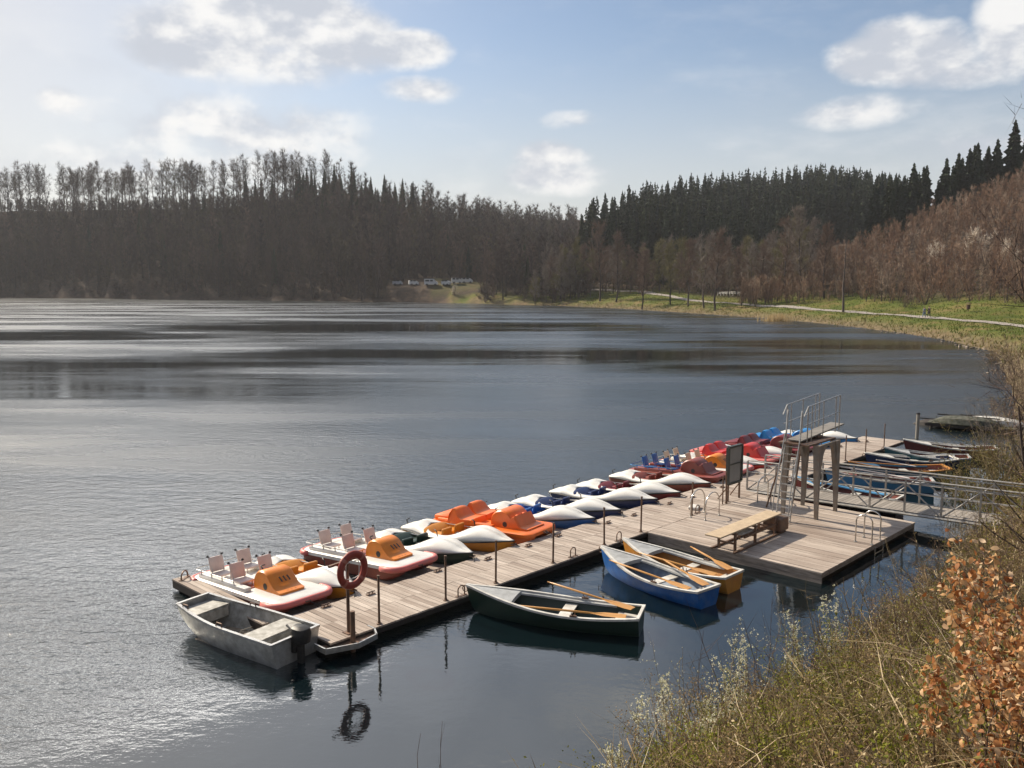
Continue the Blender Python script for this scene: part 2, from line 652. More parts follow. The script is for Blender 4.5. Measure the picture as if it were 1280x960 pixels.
def make_ground():
    az = np.concatenate([np.arange(-180, -40, 4.0), np.arange(-40, 42, .35), np.arange(42, 180, 4.0)])
    rr = [2.5]
    while rr[-1] < 820:
        rr.append(rr[-1] * (1.022 if 30 < rr[-1] < 520 else 1.035))
    rr = np.array(rr)
    A, Rr = np.meshgrid(np.radians(az), rr)
    X = (Rr * np.sin(A)).ravel()
    Y = (Rr * np.cos(A)).ravel()
    P = np.stack([X, Y], 1)
    P = np.vstack([P, [[0, 0]]])
    d = shore_dist(P)
    Z = ground(P, d)
    V = np.column_stack([P, Z])
    na, nr = len(az), len(rr)
    I, J = np.meshgrid(np.arange(nr - 1), np.arange(na), indexing='ij')
    J2 = (J + 1) % na
    q = np.stack([I * na + J, I * na + J2, (I + 1) * na + J2, (I + 1) * na + J], -1).reshape(-1, 4)
    t1 = q[:, [0, 3, 2]]
    t2 = q[:, [0, 2, 1]]
    c = len(P) - 1
    j = np.arange(na)
    t3 = np.stack([np.full(na, c), j, (j + 1) % na], 1)
    F = np.vstack([t1, t2, t3[:, [0, 2, 1]]])
    me = arr_mesh('ground', V, F, mats=[ground_mat()])
    me.polygons.foreach_set('use_smooth', [True] * len(me.polygons))
    px = 640 + FPX * P[:, 0] / np.maximum(P[:, 1], 1)
    rad = np.hypot(P[:, 0], P[:, 1])
    inland = np.interp(px, [560, 690, 800, 960, 1100, 1280], [7, 12, 30, 27, 27, 33])
    g = np.where((px > 560) & (rad > 60), 1 - sstep(inland * .75, inland, d), 0)
    g = np.where((px > 540) & (px < 625) & (np.abs(P[:, 1] - 330) < 14), .4, g)
    g = np.where(rad < 60, .08, g)
    s = np.where((rad > 60) & (px > 590), .85 * (1 - sstep(1.5, 5.0, d)), np.where((px <= 590) & (px > 545), .6 * (1 - sstep(.5, 2.5, d)), 0))
    ca = me.color_attributes.new('zone', 'FLOAT_COLOR', 'POINT')
    col = np.zeros((len(P), 4), np.float32)
    col[:, 0] = np.clip(g, 0, 1)
    col[:, 1] = np.clip(s, 0, 1)
    col[:, 3] = 1
    ca.data.foreach_set('color', col.ravel())
    o = link('ground', me)
    tag(o, kind='structure')


make_ground()


# ------------------------------------------------------------------ water
def water_mat():
    m = bpy.data.materials.new('lake_water')
    m.use_nodes = True
    N = m.node_tree.nodes
    L = m.node_tree.links
    b = N['Principled BSDF']
    b.inputs['Base Color'].default_value = (.003, .008, .010, 1)
    b.inputs['IOR'].default_value = 1.85
    tc = N.new('ShaderNodeTexCoord')
    P = tc.outputs['Object']

    def noise(scale, stretch=(1, 1, 1), detail=3, rough=.55, rot=0.0, dist=0.0):
        mp = N.new('ShaderNodeMapping')
        mp.inputs['Scale'].default_value = stretch
        mp.inputs['Rotation'].default_value = (0, 0, rot)
        L.new(P, mp.inputs['Vector'])
        n = N.new('ShaderNodeTexNoise')
        n.inputs['Scale'].default_value = scale
        n.inputs['Detail'].default_value = detail
        n.inputs['Roughness'].default_value = rough
        n.inputs['Distortion'].default_value = dist
        L.new(mp.outputs[0], n.inputs['Vector'])
        return n.outputs['Fac']

    def mth(op, a, b_=None, c=None, clamp=False):
        n = N.new('ShaderNodeMath')
        n.operation = op
        n.use_clamp = clamp
        for i, q in enumerate((a, b_, c)):
            if q is None:
                continue
            if isinstance(q, (int, float)):
                n.inputs[i].default_value = q
            else:
                L.new(q, n.inputs[i])
        return n.outputs[0]

    def mrange(v, a, b_, c, d):
        n = N.new('ShaderNodeMapRange')
        n.interpolation_type = 'SMOOTHSTEP'
        for k, q in zip(('From Min', 'From Max', 'To Min', 'To Max'), (a, b_, c, d)):
            n.inputs[k].default_value = q
        L.new(v, n.inputs['Value'])
        return n.outputs[0]

    sx = N.new('ShaderNodeSeparateXYZ')
    L.new(P, sx.inputs[0])
    X, Y = sx.outputs[0], sx.outputs[1]
    # calm lanes on the open lake (lee of the wood): elongated, ragged
    warp = mth('ADD', mth('MULTIPLY', mth('SUBTRACT', noise(1, (.018, .11, 1), 9, .68), .5), 4.2), mth('MULTIPLY', mth('SUBTRACT', noise(1, (.06, .5, 1), 6, .7), .5), 1.6))
    calm = None
    for cx, cy, rx, ry in [(-42, 75, 36, 17), (2, 96, 40, 13), (-22, 152, 46, 18), (-72, 128, 26, 14), (22, 80, 16, 6),
                           (40, 110, 22, 9)]:
        ex = mth('POWER', mth('ABSOLUTE', mth('DIVIDE', mth('SUBTRACT', X, cx), rx)), 2)
        ey = mth('POWER', mth('ABSOLUTE', mth('DIVIDE', mth('SUBTRACT', Y, cy), ry)), 2)
        e = mth('SUBTRACT', 1.0, mth('ADD', ex, ey))
        calm = e if calm is None else mth('MAXIMUM', calm, e)
    calm = mrange(mth('ADD', calm, warp), -.7, 1.0, 0, .93)
    # sheltered water between the dock and the bank
    vv = mth('ADD', mth('MULTIPLY', mth('SUBTRACT', X, OX), VX), mth('MULTIPLY', mth('SUBTRACT', Y, OY), VY))
    uu = mth('ADD', mth('MULTIPLY', mth('SUBTRACT', X, OX), UX), mth('MULTIPLY', mth('SUBTRACT', Y, OY), UY))
    shelter = mth('MULTIPLY', mrange(mth('ADD', vv, mth('MULTIPLY', warp, .8)), -2.0, 2.0, 0, 1), mrange(uu, 30, 36, 1, 0))
    streak = mrange(noise(1, (.02, .09, 1), 4, .6), .35, .68, .45, 1.0)
    amp = mth('MULTIPLY', mth('SUBTRACT', 1.0, mth('MAXIMUM', calm, mth('MULTIPLY', shelter, .985))), streak)
    h1 = noise(5.6, (.8, 1.25, 1), 3, .6, .5)
    h2 = noise(2.0, (.8, 1.2, 1), 2, .5, .35)
    h3 = noise(13.0, (.9, 1.2, 1), 2, .5, .6)
    h = mth('ADD', mth('ADD', mth('MULTIPLY', h1, 1.0), mth('MULTIPLY', h2, 1.5)), mth('MULTIPLY', h3, .28))
    swell = noise(.55, (1, 1, 1), 2, .5, 0, .6)
    hh = mth('ADD', mth('MULTIPLY', h, mth('ADD', mth('MULTIPLY', amp, mrange(Y, 14, 60, .030, .022)), .0016)), mth('MULTIPLY', swell, .006))
    bp = N.new('ShaderNodeBump')
    bp.inputs['Strength'].default_value = 1
    bp.inputs['Distance'].default_value = 1.0
    L.new(hh, bp.inputs['Height'])
    L.new(bp.outputs[0], b.inputs['Normal'])
    L.new(mth('ADD', mth('MULTIPLY', amp, mrange(Y, 14, 40, .16, .34)), .006), b.inputs['Roughness'])
    return m


wb = MB()
wb.add([(-500, -80, 0), (140, -80, 0), (140, 520, 0), (-500, 520, 0)], [(0, 1, 2, 3)])
wo = wb.build('water', water_mat(), recalc=False)
tag(wo, kind='structure')

# ------------------------------------------------------------------ path along the right bank
def ribbon(name, pts, width, m, lift=.05):
    P = []
    for a, b in zip(pts[:-1], pts[1:]):
        n = max(2, int((Vector(b) - Vector(a)).length / 2))
        for i in range(n):
            P.append(Vector(a).lerp(Vector(b), i / n))
    P.append(Vector(pts[-1]))
    mb = MB()
    rings = []
    for i, p in enumerate(P):
        d = (P[min(i + 1, len(P) - 1)] - P[max(i - 1, 0)])
        nrm = Vector((-d.y, d.x, 0)).normalized()
        ring = []
        for s in (-.5, -.25, 0, .25, .5):
            q = p.xy + nrm.xy * (s * width)
            ring.append((q.x, q.y, gz(q.x, q.y) + lift))
        rings.append(ring)
    mb.loft(rings)
    o = mb.build(name, m, recalc=False, smooth=True)
    for poly in o.data.polygons:
        pass
    tag(o, kind='structure')
    return o


M['path'] = mat('gravel_path', (.33, .30, .27), .95, col2=(.25, .225, .2), scale=1.5, spec=.1)
path_px = [(812, 367), (840, 371), (880, 377.5), (960, 383.5), (1040, 389), (1100, 393.5), (1158, 398), (1240, 404), (1330, 411)]
path_pts = [hit(*p) for p in path_px]
ribbon('path', path_pts, 2.2, M['path'], .12)
ribbon('forest_path', [hit(*p) for p in [(725, 364), (760, 363.5), (800, 364.5), (815, 367.5)]], 3.0, M['path'], .12)
# ------------------------------------------------------------------ trees
def tube_tri(pts, rads, n=4, tip=False):
    pts = np.asarray(pts, float)
    k = len(pts)
    d = pts[-1] - pts[0]
    d = d / (np.linalg.norm(d) + 1e-9)
    a = np.array([0, 0, 1.0]) if abs(d[2]) < .8 else np.array([1.0, 0, 0])
    s = np.cross(d, a)
    s /= np.linalg.norm(s)
    t = np.cross(d, s)
    ang = np.arange(n) * 2 * PI / n
    ring = np.outer(np.cos(ang), s) + np.outer(np.sin(ang), t)
    V = (pts[:, None, :] + ring[None] * np.asarray(rads)[:, None, None]).reshape(-1, 3)
    F = []
    for i in range(k - 1):
        for j in range(n):
            j2 = (j + 1) % n
            F.append((i * n + j, i * n + j2, (i + 1) * n + j2))
            F.append((i * n + j, (i + 1) * n + j2, (i + 1) * n + j))
    return V, np.array(F)


class TA:
    """triangle accumulator"""
    def __init__(self):
        self.V = []
        self.F = []
        self.n = 0

    def add(self, V, F):
        self.V.append(V)
        self.F.append(F + self.n)
        self.n += len(V)

    def out(self):
        if not self.V:
            return np.zeros((0, 3)), np.zeros((0, 3), int)
        return np.vstack(self.V), np.vstack(self.F)


def slivers(rng, P, D, w, L):
    """thin triangles: base at P, pointing along D, base width w, length L (arrays)"""
    n = len(P)
    D = D / np.linalg.norm(D, axis=1)[:, None]
    r_ = rng.normal(size=(n, 3))
    s = np.cross(D, r_)
    s /= np.linalg.norm(s, axis=1)[:, None] + 1e-9
    w = np.broadcast_to(w, (n,))[:, None]
    L = np.broadcast_to(L, (n,))[:, None]
    V = np.stack([P - s * w / 2, P + s * w / 2, P + D * L], 1).reshape(-1, 3)
    return V, np.arange(3 * n).reshape(-1, 3)


def bare_tree(seed, h, r0, lo=.35, spread=.28, nlimb=16, nsub=4, ntw=700, tww=.06, twl=1.3, up=1.0, sides=4, stems=1):
    rng = np.random.default_rng(seed)
    T, C = TA(), TA()
    anchors = []
    adirs = []
    for st in range(stems):
        base = np.array([0, 0, -.4]) + (np.append(rng.normal(size=2) * .35, 0) if stems > 1 else 0)
        lean = rng.normal(size=2) * (.03 if stems == 1 else .16)
        hh = h * (1 if st == 0 else rng.uniform(.7, .95))
        zz = np.linspace(0, 1, 7)
        wob = np.cumsum(rng.normal(size=(7, 2)) * .012 * hh, 0)
        wob[0] = 0
        tr = np.column_stack([base[0] + wob[:, 0] + lean[0] * zz * hh, base[1] + wob[:, 1] + lean[1] * zz * hh, base[2] + zz * hh])
        rad = r0 * (1 - zz * .92) ** .9 + .01
        V, F = tube_tri(tr, rad, sides + 1)
        T.add(V, F)
        for i in range(nlimb):
            f = lo + (0.97 - lo) * ((i + rng.uniform(0, 1)) / nlimb)
            p0 = np.array([np.interp(f, zz, tr[:, k]) for k in range(3)])
            rel = (f - lo) / (1 - lo)
            azm = i * 2.4 + rng.uniform(-.5, .5)
            el = R(rng.uniform(18, 42) + 32 * rel * up)
            ln = spread * hh * (1.05 - .62 * rel) * rng.uniform(.7, 1.25) * (.7 + .3 * min(1, rel * 5))
            d = np.array([math.cos(azm) * math.cos(el), math.sin(azm) * math.cos(el), math.sin(el)])
            pts = [p0]
            for s in range(3):
                d = d + np.array([0, 0, .16 * up]) + rng.normal(size=3) * .12
                d /= np.linalg.norm(d)
                pts.append(pts[-1] + d * ln / 3)
            pts = np.array(pts)
            rl = r0 * (1 - f * .9) * .5
            V, F = tube_tri(pts, np.array([1, .7, .42, .12]) * rl, 3)
            T.add(V, F)
            for q in np.linspace(.2, 1, 5):
                anchors.append(np.array([np.interp(q, [0, .33, .67, 1], pts[:, k]) for k in range(3)]))
                adirs.append(d)
            for s in range(nsub):
                q = rng.uniform(.25, .95)
                sp = np.array([np.interp(q, [0, .33, .67, 1], pts[:, k]) for k in range(3)])
                sd = d * .6 + rng.normal(size=3) * .6 + np.array([0, 0, .3 * up])
                sd /= np.linalg.norm(sd)
                sl = ln * rng.uniform(.3, .55)
                V, F = slivers(rng, sp[None], sd[None], max(rl * .7, tww), sl)
                C.add(V, F)
                for q2 in (.3, .6, .85):
                    anchors.append(sp + sd * sl * q2)
                    adirs.append(sd)
    A = np.array(anchors)
    Dd = np.array(adirs)
    k = rng.integers(0, len(A), ntw)
    P = A[k] + rng.normal(size=(ntw, 3)) * .12
    D = Dd[k] * .7 + rng.normal(size=(ntw, 3)) * .6 + np.array([0, 0, .35 * up])
    V, F = slivers(rng, P, D, tww * rng.uniform(.6, 1.3, ntw), twl * rng.uniform(.5, 1.4, ntw))
    C.add(V, F)
    return T.out(), C.out()


def spruce(seed, h, rad, whorls=24, nb=9, lo=.08, dense=1.0):
    rng = np.random.default_rng(seed)
    T, C = TA(), TA()
    zz = np.linspace(0, 1, 5)
    T.add(*tube_tri(np.column_stack([zz * 0, zz * 0, -.5 + zz * h]), h * .014 * (1 - zz * .95), 5))
    lop = rng.uniform(.75, 1.2, 8)
    for i in range(whorls):
        t0 = lo + (1 - lo) * (i / whorls) ** .9
        n = max(4, int(nb * (.55 + .6 * (1 - t0))))
        a0 = rng.uniform(0, 6.28)
        for j in range(n):
            t = min(.985, t0 + rng.uniform(-.5, .5) / whorls)
            a = a0 + j * 2 * PI / n + rng.normal() * .22
            rr = (rad * (1 - t) ** .72 * lop[int(a / 6.2832 * 8) % 8] + .22) * rng.uniform(.6, 1.15)
            dr = rr * rng.uniform(.12, .45)
            o = np.array([math.cos(a), math.sin(a), 0])
            s = np.array([-math.sin(a), math.cos(a), 0])
            wd = rr * .30 + .22
            z0 = t * h
            tip = o * rr + np.array([0, 0, z0 - dr])
            mid = o * rr * .55 + np.array([0, 0, z0 - dr * .7 - .1])
            root = np.array([0, 0, z0 + .25 * rr + .2])
            V = np.array([root, mid + s * wd, mid - s * wd, tip, mid + np.array([0, 0, -.30 * rr - .3])])
            F = np.array([[0, 2, 1], [1, 2, 3], [0, 4, 3]])
            C.add(V, F)
    V, F = slivers(rng, np.array([[0, 0, h * .93]] * 4), np.array([[0, 0, 1.0]] * 4) + rng.normal(size=(4, 3)) * .05, .4, h * .07)
    C.add(V, F)
    return T.out(), C.out()


def scale_proto(p, s):
    return tuple((V * s, F) for V, F in p)


def two_part_mesh(name, p, mats):
    (Vt, Ft), (Vc, Fc) = p
    V = np.vstack([Vt, Vc])
    F = np.vstack([Ft, Fc + len(Vt)])
    mi = np.concatenate([np.zeros(len(Ft)), np.ones(len(Fc))])
    return arr_mesh(name, V, F, mi, RNG.random(len(F)), mats)


def forest(name, protos, places, mats, label=None):
    """places (x, y, z, rot, scale): everything merged in one mesh = stuff"""
    Vs, Fs, Ms, Ts = [], [], [], []
    n = 0
    for k, (x, y, z, r_, s) in enumerate(places):
        (Vt, Ft), (Vc, Fc) = protos[k % len(protos)]
        c, sn = math.cos(r_), math.sin(r_)
        for V, F, mi in ((Vt, Ft, 0), (Vc, Fc, 1)):
            W = np.empty_like(V)
            W[:, 0] = (V[:, 0] * c - V[:, 1] * sn) * s + x
            W[:, 1] = (V[:, 0] * sn + V[:, 1] * c) * s + y
            W[:, 2] = V[:, 2] * s + z
            Vs.append(W)
            Fs.append(F + n)
            Ms.append(np.full(len(F), mi))
            n += len(V)
        Ts.append(np.full(len(Ft) + len(Fc), RNG.random()))
    me = arr_mesh(name, np.vstack(Vs), np.vstack(Fs), np.concatenate(Ms), np.concatenate(Ts), mats)
    o = link(name, me)
    tag(o, label, None, None, 'stuff')
    return o


BARK = [(.045, .036, .036), (.065, .052, .048), (.10, .08, .07)]
TWIG = [(.034, .027, .029), (.10, .068, .057), (.05, .040, .039), (.145, .10, .08), (.055, .044, .035), (.11, .088, .055), (.04, .033, .034)]
SLOPE = [(.13, .085, .06), (.27, .165, .105), (.19, .115, .075), (.32, .21, .14), (.22, .15, .10), (.40, .31, .23)]
SPR = [(.022, .034, .022), (.032, .048, .028), (.045, .062, .03), (.026, .042, .036), (.055, .068, .034), (.03, .044, .026)]
for key, cols in (('bark', BARK), ('twig', TWIG), ('slope', SLOPE), ('spruce', SPR)):
    for src in ('obj', 'tone'):
        M[key + '_' + src] = ramp_mat(key + '_' + src, cols, src, .85, .15)
M['pale_twig'] = ramp_mat('blossom_twigs', [(.55, .47, .37), (.74, .66, .55)], 'tone')
M['willow'] = ramp_mat('willow_green', [(.10, .095, .035), (.15, .14, .04), (.2, .16, .06)], 'tone', .8, .15, .3)


def scatter(x0, x1, y0, y1, step, test):
    xs = np.arange(x0, x1, step)
    ys = np.arange(y0, y1, step)
    X, Y = np.meshgrid(xs, ys)
    P = np.stack([X.ravel(), Y.ravel()], 1) + RNG.uniform(-.48, .48, (X.size, 2)) * step
    d = shore_dist(P)
    z = ground(P, d)
    px = 640 + FPX * P[:, 0] / np.maximum(P[:, 1], 1)
    k = test(P[:, 0], P[:, 1], z, d, px)
    return P[k], z[k], d[k], px[k]


def pick_first(P, z, px, n, key):
    o = np.argsort(key)
    return o[:n], o[n:]


# prototypes ---------------------------------------------------------------
far_bare = [bare_tree(100 + i, 22, .30, .30, .22, 15, 3, 430, .14, 2.0) for i in range(5)]
far_bare_lo = [bare_tree(120 + i, 20, .28, .15, .23, 10, 2, 250, .20, 2.3) for i in range(4)]
sky_bare = [bare_tree(140 + i, 22, .24, .38, .23, 20, 5, 900, .085, 1.5) for i in range(6)]
far_spruce = [spruce(160 + i, 24, 3.7, 24, 9) for i in range(5)]
far_spruce_lo = [spruce(180 + i, 24, 3.8, 17, 7) for i in range(4)]
slope_tree = [bare_tree(200 + i, 8, .08, .06, .20, 11, 3, 330, .06, 1.1, up=1.7, stems=3) for i in range(6)]
slope_tree_lo = [bare_tree(220 + i, 8, .08, .06, .21, 10, 2, 220, .085, 1.2, up=1.7, stems=2) for i in range(6)]


def tree_thing(p, name, label, cat, mats, loc, rz=0, sc=1.0, group=None):
    t = thing(name, label, cat, loc, rz, group)
    t.scale = (sc, sc, sc)
    (Vt, Ft), (Vc, Fc) = p
    link('trunk', arr_mesh('trunk', Vt, Ft, None, RNG.random(len(Ft)), [mats[0]]), t)
    link('crown', arr_mesh('crown', Vc, Fc, None, RNG.random(len(Fc)), [mats[1]]), t)
    return t


def individuals(name, protos, mats, P, z, label, cat, group, smin=.8, smax=1.2, parts=True):
    roots = []
    for i in range(len(P)):
        k = i % len(protos)
        s = RNG.uniform(smin, smax)
        loc = (P[i, 0], P[i, 1], z[i])
        if i < len(protos):
            roots.append(tree_thing(protos[k], name, label, cat, mats, loc, RNG.uniform(0, 6.28), s, group))
        else:
            dup(roots[k], loc, RNG.uniform(0, 6.28), s)


# left wood: a row on the crest that stands against the sky, then the slope below it
P, z, d, px = scatter(-330, 60, 300, 620, 5.0, lambda X, Y, Z, D, p: (D > 3) & (p > -70) & (p < 720) & (Y < np.interp(p, [-70, 300, 500, 620, 720], [490, 470, 480, 590, 590])) & ~((p > 480) & (p < 600) & (Y > 312) & (Y < 345)) & ~((p > 545) & (p < 600) & (D < 26)))
crest = np.interp(px, [-70, 0, 300, 430, 540, 640, 720], [462, 462, 444, 436, 452, 570, 570])
is_sky = (P[:, 1] > crest) & (px < 420)
con = (P[:, 1] > crest - 12) & (px > 375) & (px < 595) & (RNG.random(len(P)) < .75)
con |= (P[:, 1] > crest - 5) & (px > 310) & (px < 350) & (RNG.random(len(P)) < .5)
con |= (RNG.random(len(P)) < .02)
far_edge = (px > 590) & (P[:, 1] > 540)
sky_i = np.where(is_sky & ~con)[0]
sky_i = sky_i[RNG.permutation(len(sky_i))[:120]]
individuals('bare_tree', sky_bare, [M['bark_obj'], M['twig_obj']], P[sky_i], z[sky_i],
            'tall bare tree standing against the sky on the crest of the left hill', 'tree', 'bare trees along the left crest', .82, 1.12)
con_i = np.where(con)[0]
con_k = con_i[:70]
individuals('spruce_tree', far_spruce, [M['bark_obj'], M['spruce_obj']], P[con_k], z[con_k],
            'dark spruce rising among the bare trees on the left hill', 'tree', 'spruces on the left hill', .42, .72)
rest = np.where(~is_sky & ~con & ~far_edge)[0]
front = rest[np.argsort(d[rest])]
ind = front[:120]
ind = ind
others = front[120:]
individuals('bare_tree', far_bare, [M['bark_obj'], M['twig_obj']], P[ind], z[ind],
            'bare brown tree at the foot of the wooded hill across the lake', 'tree', 'bare trees on the far shore', .55, .95)
pl = [(P[i, 0], P[i, 1], z[i], RNG.uniform(0, 6.28), RNG.uniform(.5, .92)) for i in others]
fe = np.where(far_edge)[0]
pl += [(P[i, 0], P[i, 1], z[i], RNG.uniform(0, 6.28), RNG.uniform(.2, .42)) for i in fe]
Pu, zu, du, pu = scatter(-330, 40, 280, 480, 3.6, lambda X, Y, Z, D, p: (D > 1.2) & (p > -70) & (p < 735) & ((D < 75) | (RNG.random(len(X)) < .35)) & ~((p > 480) & (p < 600) & (Y > 314) & (Y < 343)) & ~((p > 548) & (p < 598) & (D < 24)))
under = [bare_tree(240 + i, 7, .07, .04, .33, 7, 2, 170, .17, 1.6, stems=2, sides=3) for i in range(4)]
protos_ = far_bare_lo + under
pl4 = []
j4 = 0
seq_ = [(0, q) for q in pl] + [(1, (Pu[i, 0], Pu[i, 1], zu[i], RNG.uniform(0, 6.28), RNG.uniform(.45, 1.0))) for i in range(len(Pu))]
forest('bare_wood', [far_bare_lo[i % 4] if k == 0 else under[i % 4] for i, (k, _) in enumerate(seq_)], [q for _, q in seq_], [M['bark_tone'], M['twig_tone']], 'brown leafless wood covering the hill across the lake')

# spruce hill in the middle
P, z, d, px = scatter(15, 260, 285, 540, 5.2, lambda X, Y, Z, D, p: (p > 722) & (p < 1140) & (Y > np.interp(p, [722, 745, 800, 900, 960, 1000, 1060, 1165], [322, 312, 300, 285, 300, 345, 330, 318])) & (Y < np.interp(p, [722, 760, 950, 1165], [372, 405, 500, 480])))
ex = -z
depth_key = P[:, 1] + RNG.uniform(-60, 60, len(P))
o = np.argsort(depth_key)
ind, others = o[:200], o[200:]
individuals('spruce_tree', far_spruce, [M['bark_obj'], M['spruce_obj']], P[ind], z[ind],
            'dark green spruce in the plantation covering the middle hill', 'tree', 'spruces of the middle hill', .72, 1.08)
forest('spruce_wood', far_spruce_lo, [(P[i, 0], P[i, 1], z[i], RNG.uniform(0, 6.28), RNG.uniform(.72, 1.08)) for i in others],
       [M['bark_tone'], M['spruce_tone']], 'dense spruce plantation rising behind the nearest spruces')

# brown slope on the right
P, z, d, px = scatter(45, 190, 120, 262, 2.6, lambda X, Y, Z, D, p: (p > 925) & (p < 1400) & (Y > np.interp(p, [925, 1050, 1150, 1280, 1400], [206, 190, 169, 145, 120])) & (Y < np.interp(p, [925, 1050, 1150, 1280, 1400], [262, 240, 240, 236, 215])))
o = np.argsort(P[:, 1])
ind, others = o[:230], o[230:]
individuals('young_tree', slope_tree, [M['bark_obj'], M['slope_obj']], P[ind], z[ind],
            'leafless reddish brown young tree on the sunny right slope', 'tree', 'young bare trees at the foot of the right slope', .35, .95)
forest('bare_thicket', slope_tree_lo, [(P[i, 0], P[i, 1], z[i], RNG.uniform(0, 6.28), RNG.uniform(.55, .8)) for i in others],
       [M['bark_tone'], M['slope_tone']], 'reddish brown leafless thicket covering the right slope')

# the big spruces on top of the right slope, placed by their tops
for i, (tx, ty, dep, lab) in enumerate([(1143, 203, 262, 'left of the two slim spruces that stand apart in front of the right slope'),
                                        (1159, 206, 264, 'right of the two slim spruces that stand apart in front of the right slope'),
                                        (1184, 197, 256, 'lowest spruce of the row climbing the crest of the right slope'),
                                        (1199, 190, 256, 'second spruce up the crest of the brown right slope'),
                                        (1213, 185, 254, 'third spruce up the crest of the brown right slope'),
                                        (1223, 177, 252, 'broad spruce in the middle of the row on the right crest'),
                                        (1236, 182, 254, 'short spruce between taller ones near the top right'),
                                        (1248, 173, 250, 'spruce next to the tallest one on the right crest'),
                                        (1270, 149, 248, 'tallest spruce at the right edge of the photo on the crest'),
                                        (1121, 222, 275, 'spruce at the left end of the row behind the brown slope'),
                                        (1102, 226, 280, 'spruce behind the lower end of the brown slope beside a bare tree')]):
    d_ = ray(tx, ty)
    t_ = dep / d_[1]
    x_, ztop = d_[0] * t_, EYE + d_[2] * t_
    zb = gz(x_, dep)
    hh = max(9, ztop - zb)
    tree_thing(spruce(300 + i, hh, hh * .17 + .6, 26, 10), 'spruce_tree', lab, 'tree', [M['bark_obj'], M['spruce_obj']], (x_, dep, zb), i * 1.3)

rngs = np.random.default_rng(77)
crest_sp = [spruce(340 + i, 17, 3.3, 24, 9) for i in range(4)]
Pc, zc_ = [], []
for k in range(46):
    pxk = rngs.uniform(1085, 1330)
    dk = rngs.uniform(246, 285)
    xk = (pxk - 640) / FPX * dk
    Pc.append((xk, dk))
    zc_.append(gz(xk, dk))
individuals('spruce_tree', crest_sp, [M['bark_obj'], M['spruce_obj']], np.array(Pc), zc_, 'dark spruce of the dense stand along the crest of the brown right slope', 'tree', 'spruces along the right crest', .75, 1.15)

# single trees along the right bank (base pixel, crown top pixel)
M['tw_brown'] = ramp_mat('brown_twigs', [(.12, .08, .06), (.19, .13, .095)], 'tone')
M['tw_olive'] = ramp_mat('olive_twigs', [(.13, .11, .05), (.19, .17, .07)], 'tone')
M['tw_grey'] = ramp_mat('grey_twigs', [(.16, .13, .105), (.24, .2, .165)], 'tone')
bank = [(750, 377, 288, 'brown', 'tall brown leafless tree at the left end of the grassy bank'),
        (770, 378, 300, 'brown', 'slender bare tree second from the left on the grassy bank'),
        (802, 387, 318, 'brown', 'bare tree with forked dark trunk at the water edge'),
        (838, 381, 312, 'olive', 'olive tinged bare tree beside the bend of the path'),
        (860, 383, 306, 'brown', 'bushy brown tree between the path bend and the waterside trees'),
        (880, 386, 300, 'grey', 'greyish bare tree near the water on the right bank'),
        (894, 388, 296, 'brown', 'full crowned brown tree leaning over the water before the dark spruces'),
        (718, 372, 306, 'olive', 'greenish budding tree at the wood edge left of the bank'),
        (700, 376, 318, 'olive', 'yellow green budding tree over the shore at the left wood edge'),
        (958, 368, 300, 'grey', 'pale grey bare tree below the dark spruce gap'),
        (985, 372, 282, 'brown', 'bare tree at the foot of the brown slope beside the gap'),
        (1000, 372, 268, 'grey', 'taller grey bare tree at the left end of the brown slope'),
        (1030, 374, 290, 'brown', 'brown bare tree behind the thin pole like tree')]
for i, (bx, by, ty, kind, lab) in enumerate(bank):
    b_ = hit(bx, by)
    hh = (by - ty) / FPX * b_.y * 1.02
    p = bare_tree(400 + i, hh, hh * .012 + .04, .2, .27, 22, 5, 2400, .065, hh * .085)
    tree_thing(p, 'bare_tree', lab, 'tree', [M['bark_obj'], M['tw_' + kind]], b_, i)
b_ = hit(1054, 391)
hh = 101 / FPX * b_.y
p = bare_tree(431, hh, .26, .3, .17, 14, 2, 160, .035, .9, up=.3)
tree_thing(p, 'larch_tree', 'thin dark straight trunk with sparse twigs beside the path on the right bank', 'tree', [M['bark_obj'], M['twig_obj']], b_)

# brown trees standing between the path and the spruces
mid_bare = [bare_tree(450 + i, 15, .20, .14, .25, 20, 5, 1300, .085, 1.5) for i in range(6)]
Pm, zm, dm, pm = scatter(5, 110, 215, 305, 5.0, lambda X, Y, Z, D, p: (p > 668) & (p < 1010) & (Y > np.interp(p, [668, 700, 760, 860, 930, 1010], [284, 278, 276, 262, 232, 208])) & (Y < np.interp(p, [668, 745, 860, 930, 1010], [310, 305, 290, 292, 240])))
pmk = RNG.permutation(len(Pm))
third = len(pmk) // 3
for k_, (kind, lab, sub_) in enumerate((('brown', 'brown leafless tree in the belt below the spruce hill', pmk[:third]), ('grey', 'greyish leafless tree in the belt below the spruce hill', pmk[third:2 * third]), ('olive', 'olive tinged leafless tree in the belt below the spruce hill', pmk[2 * third:]))):
    individuals('bare_tree', mid_bare[k_ * 2:k_ * 2 + 2], [M['bark_obj'], M['tw_' + kind]], Pm[sub_], zm[sub_], lab, 'tree', 'leafless trees below the spruce hill', .55, 1.05)

# bushes of the right bank
def bush(name, label, cat, px_, py_, hpx, m, seed, wide=.5, n=700):
    b_ = hit(px_, py_)
    hh = hpx / FPX * b_.y
    p = bare_tree(seed, hh, hh * .02, .05, wide, 12, 4, n, hh * .014, hh * .2, stems=4)
    return tree_thing(p, name, label, cat, [M['bark_obj'], m], b_)


